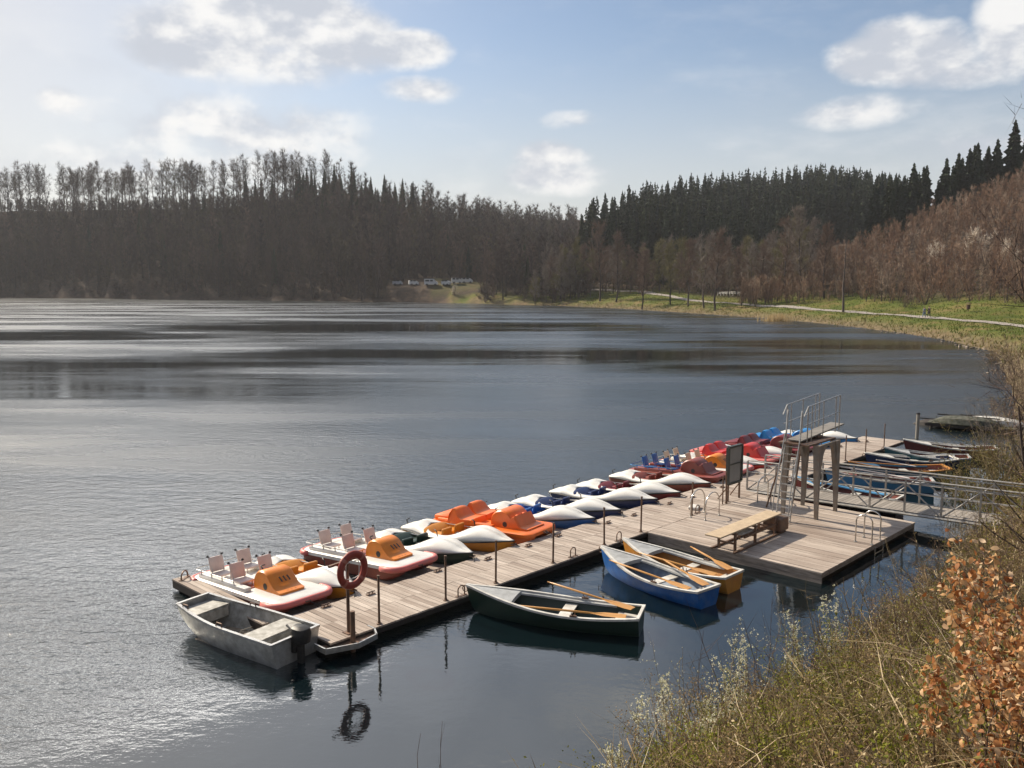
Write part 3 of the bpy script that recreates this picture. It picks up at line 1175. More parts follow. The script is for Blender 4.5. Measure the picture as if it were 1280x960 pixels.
bush('blossom_shrub', 'pale blossoming shrub leaning on the brown slope, left of three', 'shrub', 1168, 338, 30, M['pale_twig'], 501)
bush('blossom_shrub', 'largest pale blossoming shrub on the brown slope, middle of three', 'shrub', 1218, 328, 36, M['pale_twig'], 502)
bush('blossom_shrub', 'pale blossoming shrub on the brown slope nearest the right edge', 'shrub', 1257, 336, 30, M['pale_twig'], 503)
bush('blossom_shrub', 'small pinkish pale shrub at the end of the white rail', 'shrub', 958, 372, 26, M['pale_twig'], 504, .5, 300)
bush('willow_shrub', 'dark green rounded bush left of the pale shrub by the white rail', 'shrub', 936, 369, 30, M['willow'], 505)
bush('willow_shrub', 'olive shrub on the shore at the left wood edge', 'shrub', 668, 377, 28, M['willow'], 506)
bush('willow_shrub', 'bright yellow green shrub behind the tip of the bank', 'shrub', 693, 374, 26, M['willow'], 507)
bush('blossom_shrub', 'small pale shrub at the water below the parked vehicles', 'shrub', 566, 371, 14, M['pale_twig'], 508, .5, 200)
bush('bare_shrub', 'low dark brown thicket between the path and the slope', 'shrub', 1132, 384, 13, M['tw_brown'], 509, .9, 500)

# pale reed clump at the water edge
def reeds(label, px_, py_, hpx, wpx, n=500, seed=3):
    rng = np.random.default_rng(seed)
    b_ = hit(px_, py_)
    hh = hpx / FPX * b_.y
    wd = wpx / FPX * b_.y
    P = np.column_stack([rng.normal(size=n) * wd * .3, rng.normal(size=n) * wd * .2, np.zeros(n) - .2])
    D = np.column_stack([rng.normal(size=(n, 2)) * .16, np.ones(n)])
    V, F = slivers(rng, P, D, .10, hh * rng.uniform(.6, 1.1, n))
    me = arr_mesh('reed_clump', V, F, None, rng.random(n), [M['reed']])
    o_ = link('reed_clump', me)
    o_.location = b_
    tag(o_, label, 'reeds')


M['reed'] = ramp_mat('dry_reed', [(.36, .26, .13), (.5, .38, .2), (.56, .45, .27)], 'tone', .8, .1, .3)
reeds('pale straw coloured reed clump at the edge of the grassy bank', 971, 402, 13, 28)

# stones along the right shore
def stones():
    rng = np.random.default_rng(21)
    mb = MB()
    pts = [Vector((*SHORE[i], 0)) for i in range(12, 22)]
    for a, b in zip(pts[:-1], pts[1:]):
        n = int((b - a).length / .5)
        for i in range(n):
            p = a.lerp(b, rng.random())
            s = rng.uniform(.08, .26)
            q = p + Vector((rng.normal() * .9, rng.normal() * .9, .03))
            prof = []
            M3 = RZ(rng.uniform(0, 6.28)) @ RX(rng.uniform(-.5, .5))
            mb.box(q, (s * rng.uniform(1, 1.7), s, s * rng.uniform(.4, .8)), M3, 0, rng.random(), s * .22)
    o_ = mb.build('shore_stones', ramp_mat('shore_stone', [(.1, .085, .07), (.22, .18, .14), (.36, .3, .24)]), smooth=50)
    tag(o_, 'rough stones lining the edge of the right bank', None, None, 'stuff')


stones()


def grass_tufts():
    """dry and green tufts on the right bank"""
    rng = np.random.default_rng(5)
    P, z, d, px = scatter(8, 110, 82, 300, 1.1, lambda X, Y, Z, D, p: (D > .6) & (D < 46) & (p > 640) & (p < 1340))
    n = len(P)
    rep = 5
    B = np.repeat(np.column_stack([P, z]), rep, 0) + np.column_stack([rng.normal(size=(n * rep, 2)) * .5, np.zeros(n * rep) - .05])
    B[:, 2] = np.repeat(z, rep) - .05
    D = np.column_stack([rng.normal(size=(n * rep, 2)) * .5, np.ones(n * rep)])
    dry = np.repeat(np.where(d < 3, .66, .34), rep) + rng.normal(size=n * rep) * .16
    hgt = np.repeat(np.where(d < 4, .6, .32), rep) * rng.uniform(.5, 1.2, n * rep)
    V, F = slivers(rng, B, D, .16, hgt)
    me = arr_mesh('bank_grass', V, F, None, np.clip(dry, 0, 1), [ramp_mat('bank_grass', [(.05, .08, .012), (.08, .115, .016), (.12, .13, .028), (.19, .14, .06), (.26, .19, .095)], 'tone', .9, .05, .25)])
    tag(link('bank_grass', me), 'patchy green and straw coloured grass on the right bank', None, None, 'stuff')


grass_tufts()
# ------------------------------------------------------------------ boats
def ssm(t):
    t = max(0.0, min(1.0, t))
    return t * t * (3 - 2 * t)


def beetle(label, loc, rz, hullm, inm, group='white shelled pedal boats', lever=True, L=4.3, W=1.4):
    """single hull pedal boat with a white rounded shell and a low cockpit"""
    t = thing('pedal_boat', label, 'pedal boat', loc, rz, group)
    ns = 40
    nc = 8

    def f(s):
        x = -L / 2 + L * s
        if s < .48:
            w = .5 + .5 * ssm(s / .48) ** .8
            w *= min(1, (s / .03) ** .5 * .4 + .6) if s < .03 else 1
        else:
            w = 1 - ((s - .48) / .52) ** 2.3
        w = max(w, .035) * W / 2
        zr = .34 + .05 * s + .03 * math.cos(s * 6)
        zb = .02 + .22 * max(0, (s - .82) / .18) ** 1.6 + .1 * max(0, (.1 - s) / .1) ** 2
        stern = math.exp(-((s - .15) / .11) ** 2) * .13
        nose = math.exp(-((s - .68) / .09) ** 2) * .06 + math.exp(-((s - .77) / .14) ** 2) * .15
        cock = .12 * ssm((s - .1) / .1) * (1 - ssm((s - .6) / .35))
        zc = zr + .05 + stern + nose + cock
        zc = zr + (zc - zr) * min(1, .15 + (1 - s) / .16) if s > .84 else zc
        zc = zr + (zc - zr) * min(1, .3 + s / .06)
        return x, w, zr, zb, zc

    def thetaO(s):
        c = (s - .45) / .185
        if abs(c) >= 1:
            return None
        yo = .80 * (1 - abs(c) ** 2.6) ** .5
        return math.acos(min(.999, yo))

    S = sorted(set([i / ns for i in range(ns + 1)] + [.2405, .245, .25, .2655, .27, .28, .62, .63, .6345]))
    # lower hull
    hb = MB()
    rings = []
    for s in S:
        x, w, zr, zb, zc = f(s)
        half = [(x, 0, zb), (x, w * .62, zb + .02), (x, w * .84, zb + .10), (x, w * .97, zr - .08), (x, w, zr)]
        ring = [Vector((p[0], -p[1], p[2])) for p in half[::-1]] + [Vector(p) for p in half[1:]]
        rings.append(ring)
    hb.loft(rings, cap0=True)
    hb.build('hull', hullm, t, smooth=40)
    # rub rail
    rb = MB()
    pts = [Vector((f(s)[0], f(s)[1] + .012, f(s)[2])) for s in S]
    pts2 = [Vector((p.x, -p.y, p.z)) for p in pts[::-1]]
    rb.tube(pts + pts2, .022, 5, closed=True)
    rb.build('rub_rail', M['black'] if lever else hullm, t, smooth=True)
    # upper shell with the cockpit opening left out
    sb = MB()
    coam = []
    for sgn in (1, -1):
        rows = []
        for s in S:
            x, w, zr, zb, zc = f(s)
            to = thetaO(s)
            tmax = to if to is not None else PI / 2
            row = []
            for j in range(nc + 1):
                th = tmax * j / nc
                y = w * math.cos(th) ** .8
                z = zr + .01 + (zc - zr) * math.sin(th) ** .85
                row.append(Vector((x, sgn * y, z)))
            rows.append(row)
            if to is not None and sgn == 1:
                coam.append(row[-1].copy())
        sb.loft(rows)
    so = sb.build('shell', M['white_gel'], t, smooth=50)
    md = so.modifiers.new('thickness', 'SOLIDIFY')
    md.thickness = .025
    md.offset = -1
    # cockpit tub
    ib = MB()
    zf = .13
    top = coam + [Vector((p.x, -p.y, p.z)) for p in coam[::-1]]
    low = [Vector((p.x * .97 + .0, p.y * .92, zf)) for p in top]
    ib.loft([top, low], closed=True)
    n = len(coam)
    ib.add(low, [(i, i + 1, 2 * n - 2 - i, 2 * n - 1 - i) for i in range(n - 1)])
    ib.build('cockpit', inm, t, smooth=40)
    # arched backrest at the rear of the cockpit
    xb = -L / 2 + L * .30
    zt = f(.30)[4]
    bb = MB()
    arch = []
    for j in range(13):
        a = PI * j / 12
        arch.append(Vector((xb - .10 * math.sin(a), .58 * math.cos(a), zt - .10 + .13 * math.sin(a) ** .7)))
    inner = [Vector((p.x + .42, p.y * .98, zf + .22)) for p in arch]
    ring0 = arch
    ring1 = [p + Vector((.09, 0, -.015)) for p in arch]
    ring2 = [Vector((p.x + .30, p.y * .95, zf + .22 + .05 * (1 - abs(p.y) / .6))) for p in arch]
    bb.loft([ring0, ring1, ring2])
    bo = bb.build('backrest', inm, t, smooth=60)
    # two seats
    for sg in (1, -1):
        q = MB()
        q.box((-L / 2 + L * .38, sg * .3, zf + .16), (.46, .44, .22), None, 0, None, .05)
        q.box((-L / 2 + L * .46, sg * .3, zf + .30), (.10, .42, .36), RY(.18), 0, None, .04)
        q.build('seat', inm, t, smooth=40)
    # pedals and steering lever
    pb = MB()
    pb.box((-L / 2 + L * .555, 0, zf + .12), (.3, .8, .16), None, 0, None, .05)
    for sg in (-1, 1):
        pb.tube([(-L / 2 + L * .555, sg * .2, zf + .2), (-L / 2 + L * .565, sg * .2, zf + .36)], .02, 5)
        pb.box((-L / 2 + L * .565, sg * .26, zf + .36), (.16, .12, .03))
    pb.build('pedals', M['black'], t)
    if lever:
        lb = MB()
        xl = -L / 2 + L * .6
        zl = f(.6)[4]
        lb.tube([(xl, .35, zl - .06), (xl - .02, .36, zl + .14), (xl - .14, .38, zl + .2)], .018, 5)
        xs = -L / 2 + .1
        lb.build('lever', M['black'], t, smooth=True)
        lb = MB()
        lb.tube([(xs, 0, .36), (xs - .04, 0, .58), (xs + .06, .02, .62)], .02, 5)
        lb.build('tiller', M['black'], t, smooth=True)
    cb = MB()
    cb.tube([(L / 2 - .05, -.06, .33), (L / 2 + .05, -.06, .33), (L / 2 + .05, .06, .33), (L / 2 - .05, .06, .33)], .016, 5)
    cb.build('bow_ring', M['dark_metal'], t)
    return t


def rounded_rect(x0, x1, w, r_, z, n=5):
    pts = []
    for cx, cy, a0 in ((x1 - r_, w - r_, 0), (x0 + r_, w - r_, 90), (x0 + r_, -w + r_, 180), (x1 - r_, -w + r_, 270)):
        for j in range(n + 1):
            a = R(a0 + 90 * j / n)
            pts.append(Vector((cx + r_ * math.cos(a), cy + r_ * math.sin(a), z)))
    return pts


def housing_profile(kind):
    """side outline (x, z) of the paddle wheel housing; z from the deck up"""
    pts = [(-.50, 0)]
    for j in range(11):
        a = R(180 - 15 * j)
        pts.append((-.06 + .44 * math.cos(a), .14 + .42 * math.sin(a)))
    if kind == 'big':
        pts += [(.46, .42), (.66, .10), (.95, .06), (.95, 0)]
    else:
        pts += [(.50, .17), (.66, .11), (.80, .08), (.80, 0)]
    return pts


def catamaran(label, loc, rz, hullm, deckm, housem, seatm=None, bumper=None, style='chairs', group='pedal boats with a paddle wheel housing', L=4.0, W=1.6):
    t = thing('pedal_boat', label, 'pedal boat', loc, rz, group)
    zd = .42
    # two floats
    for sg in (1, -1):
        fb = MB()
        rings = []
        for i in range(15):
            s = i / 14
            x = -L / 2 + .06 + (L - .12) * s
            rise = .26 * max(0, (s - .8) / .2) ** 1.6 + .14 * max(0, (.12 - s) / .12) ** 2
            hw = .24 * (1 - .35 * max(0, (s - .85) / .15) ** 2 - .2 * max(0, (.1 - s) / .1) ** 2)
            yc = sg * (W / 2 - .27)
            z0, z1 = -.02 + rise, zd - .03
            rings.append([Vector((x, yc - hw, z1)), Vector((x, yc - hw * .9, z0 + .08)), Vector((x, yc - hw * .5, z0)),
                          Vector((x, yc + hw * .5, z0)), Vector((x, yc + hw * .9, z0 + .08)), Vector((x, yc + hw, z1))])
        fb.loft(rings, closed=True, cap0=True, cap1=True)
        fb.build('float', hullm, t, smooth=40)
    # bridging underside
    ub = MB()
    ub.box((-.1, 0, zd - .10), (L * .82, W - .7, .14))
    ub.build('underside', hullm, t)
    # deck
    db = MB()
    o1 = rounded_rect(-L / 2, L / 2, W / 2, .30, zd - .05)
    o2 = rounded_rect(-L / 2, L / 2, W / 2, .30, zd + .045)
    o3 = rounded_rect(-L / 2 + .05, L / 2 - .05, W / 2 - .05, .27, zd + .075)
    db.loft([o1, o2, o3], closed=True, cap0=True, cap1=True)
    # moulded side coamings
    for sg in (1, -1):
        db.box((-.55, sg * (W / 2 - .16), zd + .12), (2.2, .2, .12), None, 0, None, .04)
    db.build('deck', deckm, t, smooth=40)
    if bumper is not None:
        for x0, x1 in ((L / 2 - .55, L / 2), (-L / 2, -L / 2 + .4)):
            bbm = MB()
            full = rounded_rect(-L / 2 - .03, L / 2 + .03, W / 2 + .03, .33, zd - .01)
            if x1 > 0:
                seq = [p for p in full if p.x > x0]
                a = [p for p in seq if p.y < 0]
                b = [p for p in seq if p.y >= 0]
                path = [Vector((x0, -W / 2 - .03, zd - .01))] + a + b + [Vector((x0, W / 2 + .03, zd - .01))]
            else:
                seq = [p for p in full if p.x < x1]
                a = [p for p in seq if p.y >= 0]
                b = [p for p in seq if p.y < 0]
                path = [Vector((x1, W / 2 + .03, zd - .01))] + a + b + [Vector((x1, -W / 2 - .03, zd - .01))]
            bbm.tube(path, .085, 8)
            bbm.build('bumper', bumper, t, smooth=True)
    # footwell (dark recess floor mat)
    wb_ = MB()
    wb_.box((.10, 0, zd + .085), (.55, W - .62, .02))
    wb_.build('footwell', M['rust_gel'] if deckm is M['white_gel'] else hullm, t)
    # housing
    hb = MB()
    big = style != 'chairs'
    pr = housing_profile('big' if big else 'small')
    hw = .46 if big else .36
    sc = .98 if big else .90
    x0 = L / 2 - 1.22
    ring = []
    for y, k in ((-hw, .93), (-hw + .05, 1.0), (hw - .05, 1.0), (hw, .93)):
        ring.append([Vector((x0 + px_ * sc * k, y, zd + .06 + pz * sc * k)) for px_, pz in pr])
    hb.loft(ring, closed=True, cap0=True, cap1=True)
    if big:
        for sg in (1, -1):
            hb.box((x0 + .30, sg * .17, zd + .29), (.28, .13, .30), RY(-.3), 0, None, .05)
    ho = hb.build('wheel_housing', housem, t, smooth=35)
    for sg in (1, -1):
        hh = MB()
        hh.lathe([(.0, sg * (hw + .004)), (.085, sg * (hw + .006)), (.085, sg * (hw - .05)), (0, sg * (hw - .05))], (x0 + .08, 0, zd + .19), 'Y', 10)
        hh.build('axle_hole', M['black'], ho)
    if style == 'chairs':
        # slatted vents on the sloping front
        vb = MB()
        for k in (-1, 0, 1):
            vb.box((x0 + .385, k * .11, zd + .365), (.16, .03, .012), RY(.62))
        vb.build('vent', M['black'], ho)
    # seats
    if style in ('chairs', 'bluechairs'):
        sm = seatm
        for xs in (-1.25, -.25):
            for sg in (1, -1):
                q = MB()
                q.box((xs + .2, sg * .40, zd + .20), (.40, .40, .05), None, 0, None, .02)
                q.box((xs - .05, sg * .40, zd + .42), (.045, .40, .38), RY(-.24), 0, None, .018)
                st = q.build('seat', sm, t, smooth=40)
                lg = MB()
                for sy in (-.16, .16):
                    lg.tube([(xs + .03, sg * .40 + sy, zd + .06), (xs + .03, sg * .40 + sy, zd + .19), (xs - .11, sg * .40 + sy, zd + .62)], .016, 5)
                    lg.tube([(xs + .34, sg * .40 + sy, zd + .06), (xs + .34, sg * .40 + sy, zd + .19)], .016, 5)
                lg.build('seat_frame', M['galv'], st)
                for sy in (-.2, .2):
                    kb = MB()
                    kb.lathe([(.0, -.03), (.032, -.025), (.036, .01), (.0, .035)], (xs - .115, sg * .40 + sy, zd + .635), 'Z', 7)
                    kb.build('knob', M['black'], st, smooth=True)
        # low tube rail around the stern
        rb = MB()
        zr = zd + .26
        yr = W / 2 - .08
        path = [(.1, -yr, zd + .08), (.02, -yr, zr), (-L / 2 + .25, -yr, zr), (-L / 2 + .1, -yr + .15, zr), (-L / 2 + .1, yr - .15, zr), (-L / 2 + .25, yr, zr), (.02, yr, zr), (.1, yr, zd + .08)]
        rb.tube(path, .014, 5)
        for sg in (1, -1):
            for xp in (-.5, -1.0, -1.5):
                rb.tube([(xp, sg * yr, zd + .07), (xp, sg * yr, zr + .03)], .016, 5)
        rb.build('rail', M['galv'] if style == 'chairs' else M['sky_gel'], t)
    else:
        # moulded tub seats with rounded backs
        for sg in (1, -1):
            q = MB()
            xs = -.75
            rings = []
            for (xx, zz, wv) in ((xs + .55, zd + .08, .36), (xs + .52, zd + .26, .37), (xs + .10, zd + .24, .38), (xs - .02, zd + .32, .37), (xs - .10, zd + .46, .33), (xs - .18, zd + .53, .24), (xs - .30, zd + .52, .24), (xs - .36, zd + .36, .37), (xs - .42, zd + .08, .40)):
                rings.append([Vector((xx, sg * .41 - wv, zz)), Vector((xx + .015, sg * .41 - wv * .5, zz + .02)), Vector((xx + .015, sg * .41 + wv * .5, zz + .02)), Vector((xx, sg * .41 + wv, zz))])
            q.loft(rings)
            for k in (0, -1):
                q.add([r_[k] for r_ in rings], [tuple(range(len(rings)))])
            q.build('seat', seatm if seatm else deckm, t, smooth=45)
        sb_ = MB()
        sb_.box((-L / 2 + .42, 0, zd + .15), (.6, W - .3, .20), None, 0, None, .08)
        sb_.build('stern_box', deckm, t, smooth=40)
    # steering lever
    lb = MB()
    lb.tube([(.28, 0, zd + .08), (.24, 0, zd + .42), (.14, .0, zd + .5), (.14, .12, zd + .5)], .018, 5)
    lb.build('lever', M['black'], t, smooth=True)
    rg = MB()
    rg.tube([(L / 2 + .02, .05, zd + .02), (L / 2 + .13, .05, zd - .02), (L / 2 + .13, -.08, zd - .02), (L / 2 + .02, -.08, zd + .02)], .016, 5)
    rg.build('bow_ring', M['dark_metal'], t)
    return t


def rowboat(label, bow, stern, hullm, inm, gunm=None, deckm=None, W=1.27, seatm=None, group=None, draft=.16):
    """bow, stern: ground points of the tips"""
    gunm = gunm or M['white_paint']
    deckm = deckm or M['grey_paint']
    seatm = seatm or M['white_paint']
    b2, s2 = Vector(bow).to_2d(), Vector(stern).to_2d()
    L = (b2 - s2).length
    c = (b2 + s2) / 2
    dd = b2 - s2
    t = thing('rowing_boat', label, 'rowing boat', (c.x, c.y, 0), math.atan2(dd.y, dd.x), group)
    B = W / 2
    TH = .03

    def f(s):
        x = -L / 2 + (L - .22) * s
        if s < .42:
            b = B * (.70 + .30 * ssm(s / .42 * .5 + .5) ** 1.0) if False else B * (.70 + .30 * math.sin(s / .42 * PI / 2))
        else:
            b = B * (1 - ((s - .42) / .58) ** 2.3)
        b = max(b, .03)
        zs = .40 + .27 * max(0, (s - .35) / .65) ** 1.8 + .07 * max(0, (.35 - s) / .35) ** 2
        zk = -draft + .22 * max(0, (s - .84) / .16) ** 1.8
        return x, b, zs, zk

    def pt(s, a, inner=0.0):
        x, b, zs, zk = f(s)
        bb = max(b - inner, .004)
        y = bb * a ** .5
        z = zk + inner * (1 - a) + (zs - zk) * a ** 1.7
        rake = .22 * max(0, (s - .7) / .3) ** 1.5 * a
        return Vector((x + rake, y, z))

    NS = 26
    S = [i / NS for i in range(NS + 1)]
    AA = [0, .02, .08, .2, .35, .52, .7, .86, 1.0]
    for nm, inner, m_ in (('hull', 0, hullm), ('lining', TH, inm)):
        hb = MB()
        rings = []
        for s in S:
            half = [pt(s, a, inner) for a in AA]
            rings.append([Vector((p.x, -p.y, p.z)) for p in half[::-1]] + half[1:])
        hb.loft(rings)
        ring = rings[0]
        n = len(ring)
        off = Vector((0 if inner == 0 else .035, 0, 0))
        hb.add([p + off for p in ring], [tuple(range(n))])
        hb.build(nm, m_, t, smooth=55)
    # gunwale
    gb = MB()
    for sg in (1, -1):
        rings = []
        for s in S:
            p = pt(s, 1)
            o = p.y + .022
            i_ = max(p.y - .052, .0)
            rings.append([Vector((p.x, sg * o, p.z - .035)), Vector((p.x, sg * o, p.z + .016)), Vector((p.x, sg * i_, p.z + .018)), Vector((p.x, sg * i_, p.z - .012))])
        gb.loft(rings, closed=True, cap0=True, cap1=True)
    pS = pt(0, 1)
    gb.box((pS.x + .015, 0, pS.z - .01), (.07, pS.y * 2 + .03, .062))
    gb.build('gunwale', gunm, t, smooth=35)
    # foredeck
    fb = MB()
    rows = []
    for s in [.74 + .25 * k / 9 for k in range(10)]:
        p = pt(s, 1)
        rows.append([Vector((p.x, q * max(p.y - .03, .0), p.z - .012 + .03 * (1 - q * q))) for q in (-1, -.6, -.2, .2, .6, 1)])
    fb.loft(rows)
    p = pt(.74, 1)
    r0 = rows[0]
    fb.add(r0 + [v - Vector((0, 0, .10)) for v in r0], [(i, i + 1, i + 7, i + 6) for i in range(5)])
    fb.build('foredeck', deckm, t, smooth=40)

    def inner_y(s, z):
        x, b, zs, zk = f(s)
        a = max(0, min(1, (z - zk) / (zs - zk))) ** (1 / 1.7)
        return (b - TH) * a ** .5 - .004

    # stern bench and thwart
    def bench(nm, s0, s1, z, th=.035):
        q = MB()
        x0, x1 = f(s0)[0], f(s1)[0]
        y0, y1 = inner_y(s0, z), inner_y(s1, z)
        q.prism([(x0, -y0, z), (x1, -y1, z), (x1, y1, z), (x0, y0, z)], (0, 0, th))
        q.build(nm, seatm, t)
    bench('stern_seat', .03, .15, .22)
    bench('thwart', .40, .47, .25)
    # narrow side decks
    sd = MB()
    for sg in (1, -1):
        rows = []
        for s in [.16 + .58 * k / 12 for k in range(13)]:
            p = pt(s, 1)
            rows.append([Vector((p.x, sg * (p.y - .045), p.z - .014)), Vector((p.x, sg * (p.y - .13), p.z - .03)), Vector((p.x, sg * (p.y - .14), p.z - .07))])
        sd.loft(rows)
    sd.build('side_deck', deckm, t, smooth=30)
    # bottom boards
    q = MB()
    zf = -draft + .10
    for k in range(-2, 3):
        x0, x1 = f(.12)[0], f(.72)[0]
        q.box(((x0 + x1) / 2, k * .16, zf), (x1 - x0, .13, .02))
    q.build('bottom_boards', inm, t)
    # rowlocks
    for sg in (1, -1):
        p = pt(.36, 1)
        q = MB()
        q.box((p.x, sg * (p.y - .02), p.z + .03), (.16, .06, .04))
        for k in (-1, 1):
            q.tube([(p.x, sg * (p.y - .02), p.z + .04), (p.x + k * .045, sg * (p.y - .02), p.z + .08), (p.x + k * .045, sg * (p.y - .02), p.z + .14)], .010, 5)
        q.build('rowlock', M['dark_metal'], t)
    p = pt(1, 1)
    q = MB()
    pts = [Vector((p.x + .03 + .07 * math.cos(a), 0, p.z - .10 + .08 * math.sin(a))) for a in [2 * PI * k / 10 for k in range(10)]]
    q.tube(pts, .012, 5, closed=True)
    q.build('bow_ring', M['dark_metal'], t)
    t['_L'] = L
    return t, L, pt


def oar(label, p0, p1, m, bl=.85, bw=.27, group='oars lying in the rowing boats'):
    """p0 handle end, p1 blade end (world points)"""
    p0, p1 = Vector(p0), Vector(p1)
    d = p1 - p0
    L = d.length
    t = thing('oar', label, 'oar', p0, 0, group)
    t.rotation_euler = d.to_track_quat('X', 'Z').to_euler()
    q = MB()
    q.tube([(0, 0, 0), (.14, 0, 0), (.15, 0, 0), (L * .5, 0, 0), (L - bl, 0, 0), (L - bl * .5, 0, 0)], [.017, .017, .024, .027, .024, .014], 8)
    q.build('shaft', m, t, smooth=40)
    b = MB()
    rows = []
    for s, w in ((0, .025), (.15, .05), (.4, bw * .45), (.8, bw * .5), (1, bw * .42)):
        x = L - bl + bl * s
        rows.append([Vector((x, -w, 0)), Vector((x, 0, .012)), Vector((x, w, 0)), Vector((x, 0, -.012))])
    b.loft(rows, closed=True, cap0=True, cap1=True)
    b.build('blade', m, t)
    return t


def local_pt(t, x, y, z):
    c, s = math.cos(t.rotation_euler.z), math.sin(t.rotation_euler.z)
    return Vector((t.location.x + c * x - s * y, t.location.y + s * x + c * y, t.location.z + z))


# pedal boats in a row: bow tip given by (u, v), heading across the dock
PITCH_UP = R(3.2)          # afloat, bows over the edge of the dock


def place(u, v, L, turn):
    a = VANG + R(turn)
    tip = DK(u, v)
    k = L / 2 * math.cos(PITCH_UP)
    return (tip.x - math.cos(a) * k, tip.y - math.sin(a) * k, -.075), a


W_ = M['white_gel']
ROW = [(-0.47, -2.15, 2, 'c', 'white pedal boat with pale seats and orange housing, nearest the end of the dock', 'rust_gel', 'white_gel', 'orange_gel', 'pinkwhite', 'pink_rub', 'chairs'),
       (0.75, -1.95, 0, 'b', 'white pedal boat with amber cockpit behind the life ring', 'yellow_gel', 'yellow_gel'),
       (3.0, -2.2, 5, 'c', 'white pedal boat with pale seats between amber and dark green cockpits', 'rust_gel', 'white_gel', 'orange_gel', 'pinkwhite', 'pink_rub', 'chairs'),
       (4.6, -1.8, 3, 'b', 'white pedal boat with dark green cockpit and hull', 'green_gel', 'green_gel'),
       (6.25, -1.82, 7, 'b', 'white pedal boat with amber cockpit and hull beside the all orange boat', 'yellow_gel', 'yellow_gel'),
       (7.6, -1.85, 7, 'c', 'all orange pedal boat with moulded seats and big rounded housing', 'brightorange_gel', 'brightorange_gel', 'brightorange_gel', None, None, 'tub'),
       (9.75, -1.65, 11, 'b', 'white pedal boat with bright blue hull and cockpit next to the all orange boat', 'blue_gel', 'blue_gel'),
       (11.05, -1.6, 8, 'b', 'white pedal boat with navy hull lying second after the all orange boat', 'navy_gel', 'navy_gel'),
       (13.1, -1.6, 9, 'b', 'white pedal boat with navy hull beside a dark red one', 'navy_gel', 'navy_gel'),
       (14.45, -1.55, 9, 'b', 'white pedal boat with dark red hull, half hidden behind the last navy one', 'darkred_gel', 'darkred_gel'),
       (16.45, -1.55, 6, 'b', 'white pedal boat with brown red hull beside the blue seats', 'rust_gel', 'rust_gel'),
       (17.85, -1.75, 5, 'c', 'brown red pedal boat with four blue seats', 'brownred_gel', 'brownred_gel', 'brownred_gel', 'blue_gel', None, 'bluechairs'),
       (19.4, -1.75, 5, 'c', 'white pedal boat with cream seats and orange housing, partly behind the notice board', 'rust_gel', 'white_gel', 'orange_gel', 'cream', 'pink_rub', 'chairs'),
       (20.95, -1.65, 4, 'b', 'white pedal boat with orange red cockpit right behind the notice board', 'red_gel', 'brightorange_gel'),
       (22.2, -1.8, 4, 'c', 'bright red pedal boat with rounded red wheel housing', 'red_gel', 'pink_rub', 'red_gel', 'red_gel', None, 'tub'),
       (23.65, -1.75, 4, 'b', 'white pedal boat between the bright red and the dark red boats', 'darkred_gel', 'darkred_gel'),
       (25.1, -1.75, 4, 'c', 'dark red pedal boat with moulded seats left of the diving tower', 'darkred_gel', 'darkred_gel', 'darkred_gel', None, None, 'tub'),
       (27.2, -1.75, 4, 'c', 'bright blue pedal boat with moulded seats seen through the tower railing', 'sky_gel', 'sky_gel', 'sky_gel', None, None, 'tub'),
       (29.3, -1.4, 3, 'b', 'white and bright blue pedal boat, last of the row on the dock', 'sky_gel', 'sky_gel')]
for r_ in ROW:
    loc, a = place(r_[0], r_[1], 4.3 if r_[3] == 'b' else 4.0, r_[2])
    if r_[3] == 'b':
        t = beetle(r_[4], loc, a, M[r_[5]], M[r_[6]])
    else:
        t = catamaran(r_[4], loc, a, M[r_[5]], M[r_[6]], M[r_[7]], M[r_[8]] if r_[8] else None, M[r_[9]] if r_[9] else None, r_[10])
    rope = MB()
    bx = (4.3 if r_[3] == 'b' else 4.0) / 2
    bz = .33 if r_[3] == 'b' else .42
    sy = random.choice((-1, 1)) * random.uniform(.12, .3)
    rope.tube([(bx + .04, 0, bz), (bx + .13, sy * .3, bz - .05), (bx + .22, sy * .8, bz - .12), (bx + .3, sy, bz - .13)], .014, 5)
    rope.build('mooring_line', M['black'], t)
    t.rotation_euler = (random.uniform(-.015, .015), -PITCH_UP + random.uniform(-.01, .01), a)

# three rowing boats in the foreground -------------------------------------
G1 = 'rowing boats moored along the dock'
t, L, pt = rowboat('dark green rowing boat with white rim and two oars, nearest the camera', at(583, 731, .66), at(802, 766, .46), M['green_gel'], M['green_gel'], group=G1)
p = pt(.36, 1)
oar('oar on the far side of the green rowing boat, tip over the water', local_pt(t, .35, -.92, .62), local_pt(t, -L / 2 + .22, -.12, .49), M['oar'])
oar('oar lying along the near side of the green rowing boat', local_pt(t, .85, .42, .45), local_pt(t, -L / 2 + .3, .30, .45), M['oar'])
M['blue_hull'] = mat('worn_blue_hull', (.012, .12, .40), .42, col2=(.010, .09, .31), scale=3, spec=.3, dirt=(.2, .25, .3), dirt_scale=5, dirt_amt=.35)
M['blue_in'] = mat('pale_blue_lining', (.30, .36, .44), .6, col2=(.16, .2, .27), scale=4, dirt=(.06, .06, .1), dirt_scale=3, dirt_amt=.6)
t, L, pt = rowboat('bright blue rowing boat with pale grey lining beside the orange one', at(752, 683, .66), at(886, 736, .46), M['blue_hull'], M['blue_in'], group=G1)
oar('oar lying along the near side of the blue rowing boat', local_pt(t, 1.1, .46, .55), local_pt(t, -L / 2 + .32, .34, .45), M['oar'])
oar('oar crossing the blue rowing boat from the far rim to the stern', local_pt(t, .15, -.62, .58), local_pt(t, -L / 2 + .14, -.08, .50), M['oar'])
M['amber_in'] = mat('amber_lining', (.5, .22, .04), .55, col2=(.42, .17, .03), scale=4, dirt=(.2, .1, .04), dirt_scale=3, dirt_amt=.4)
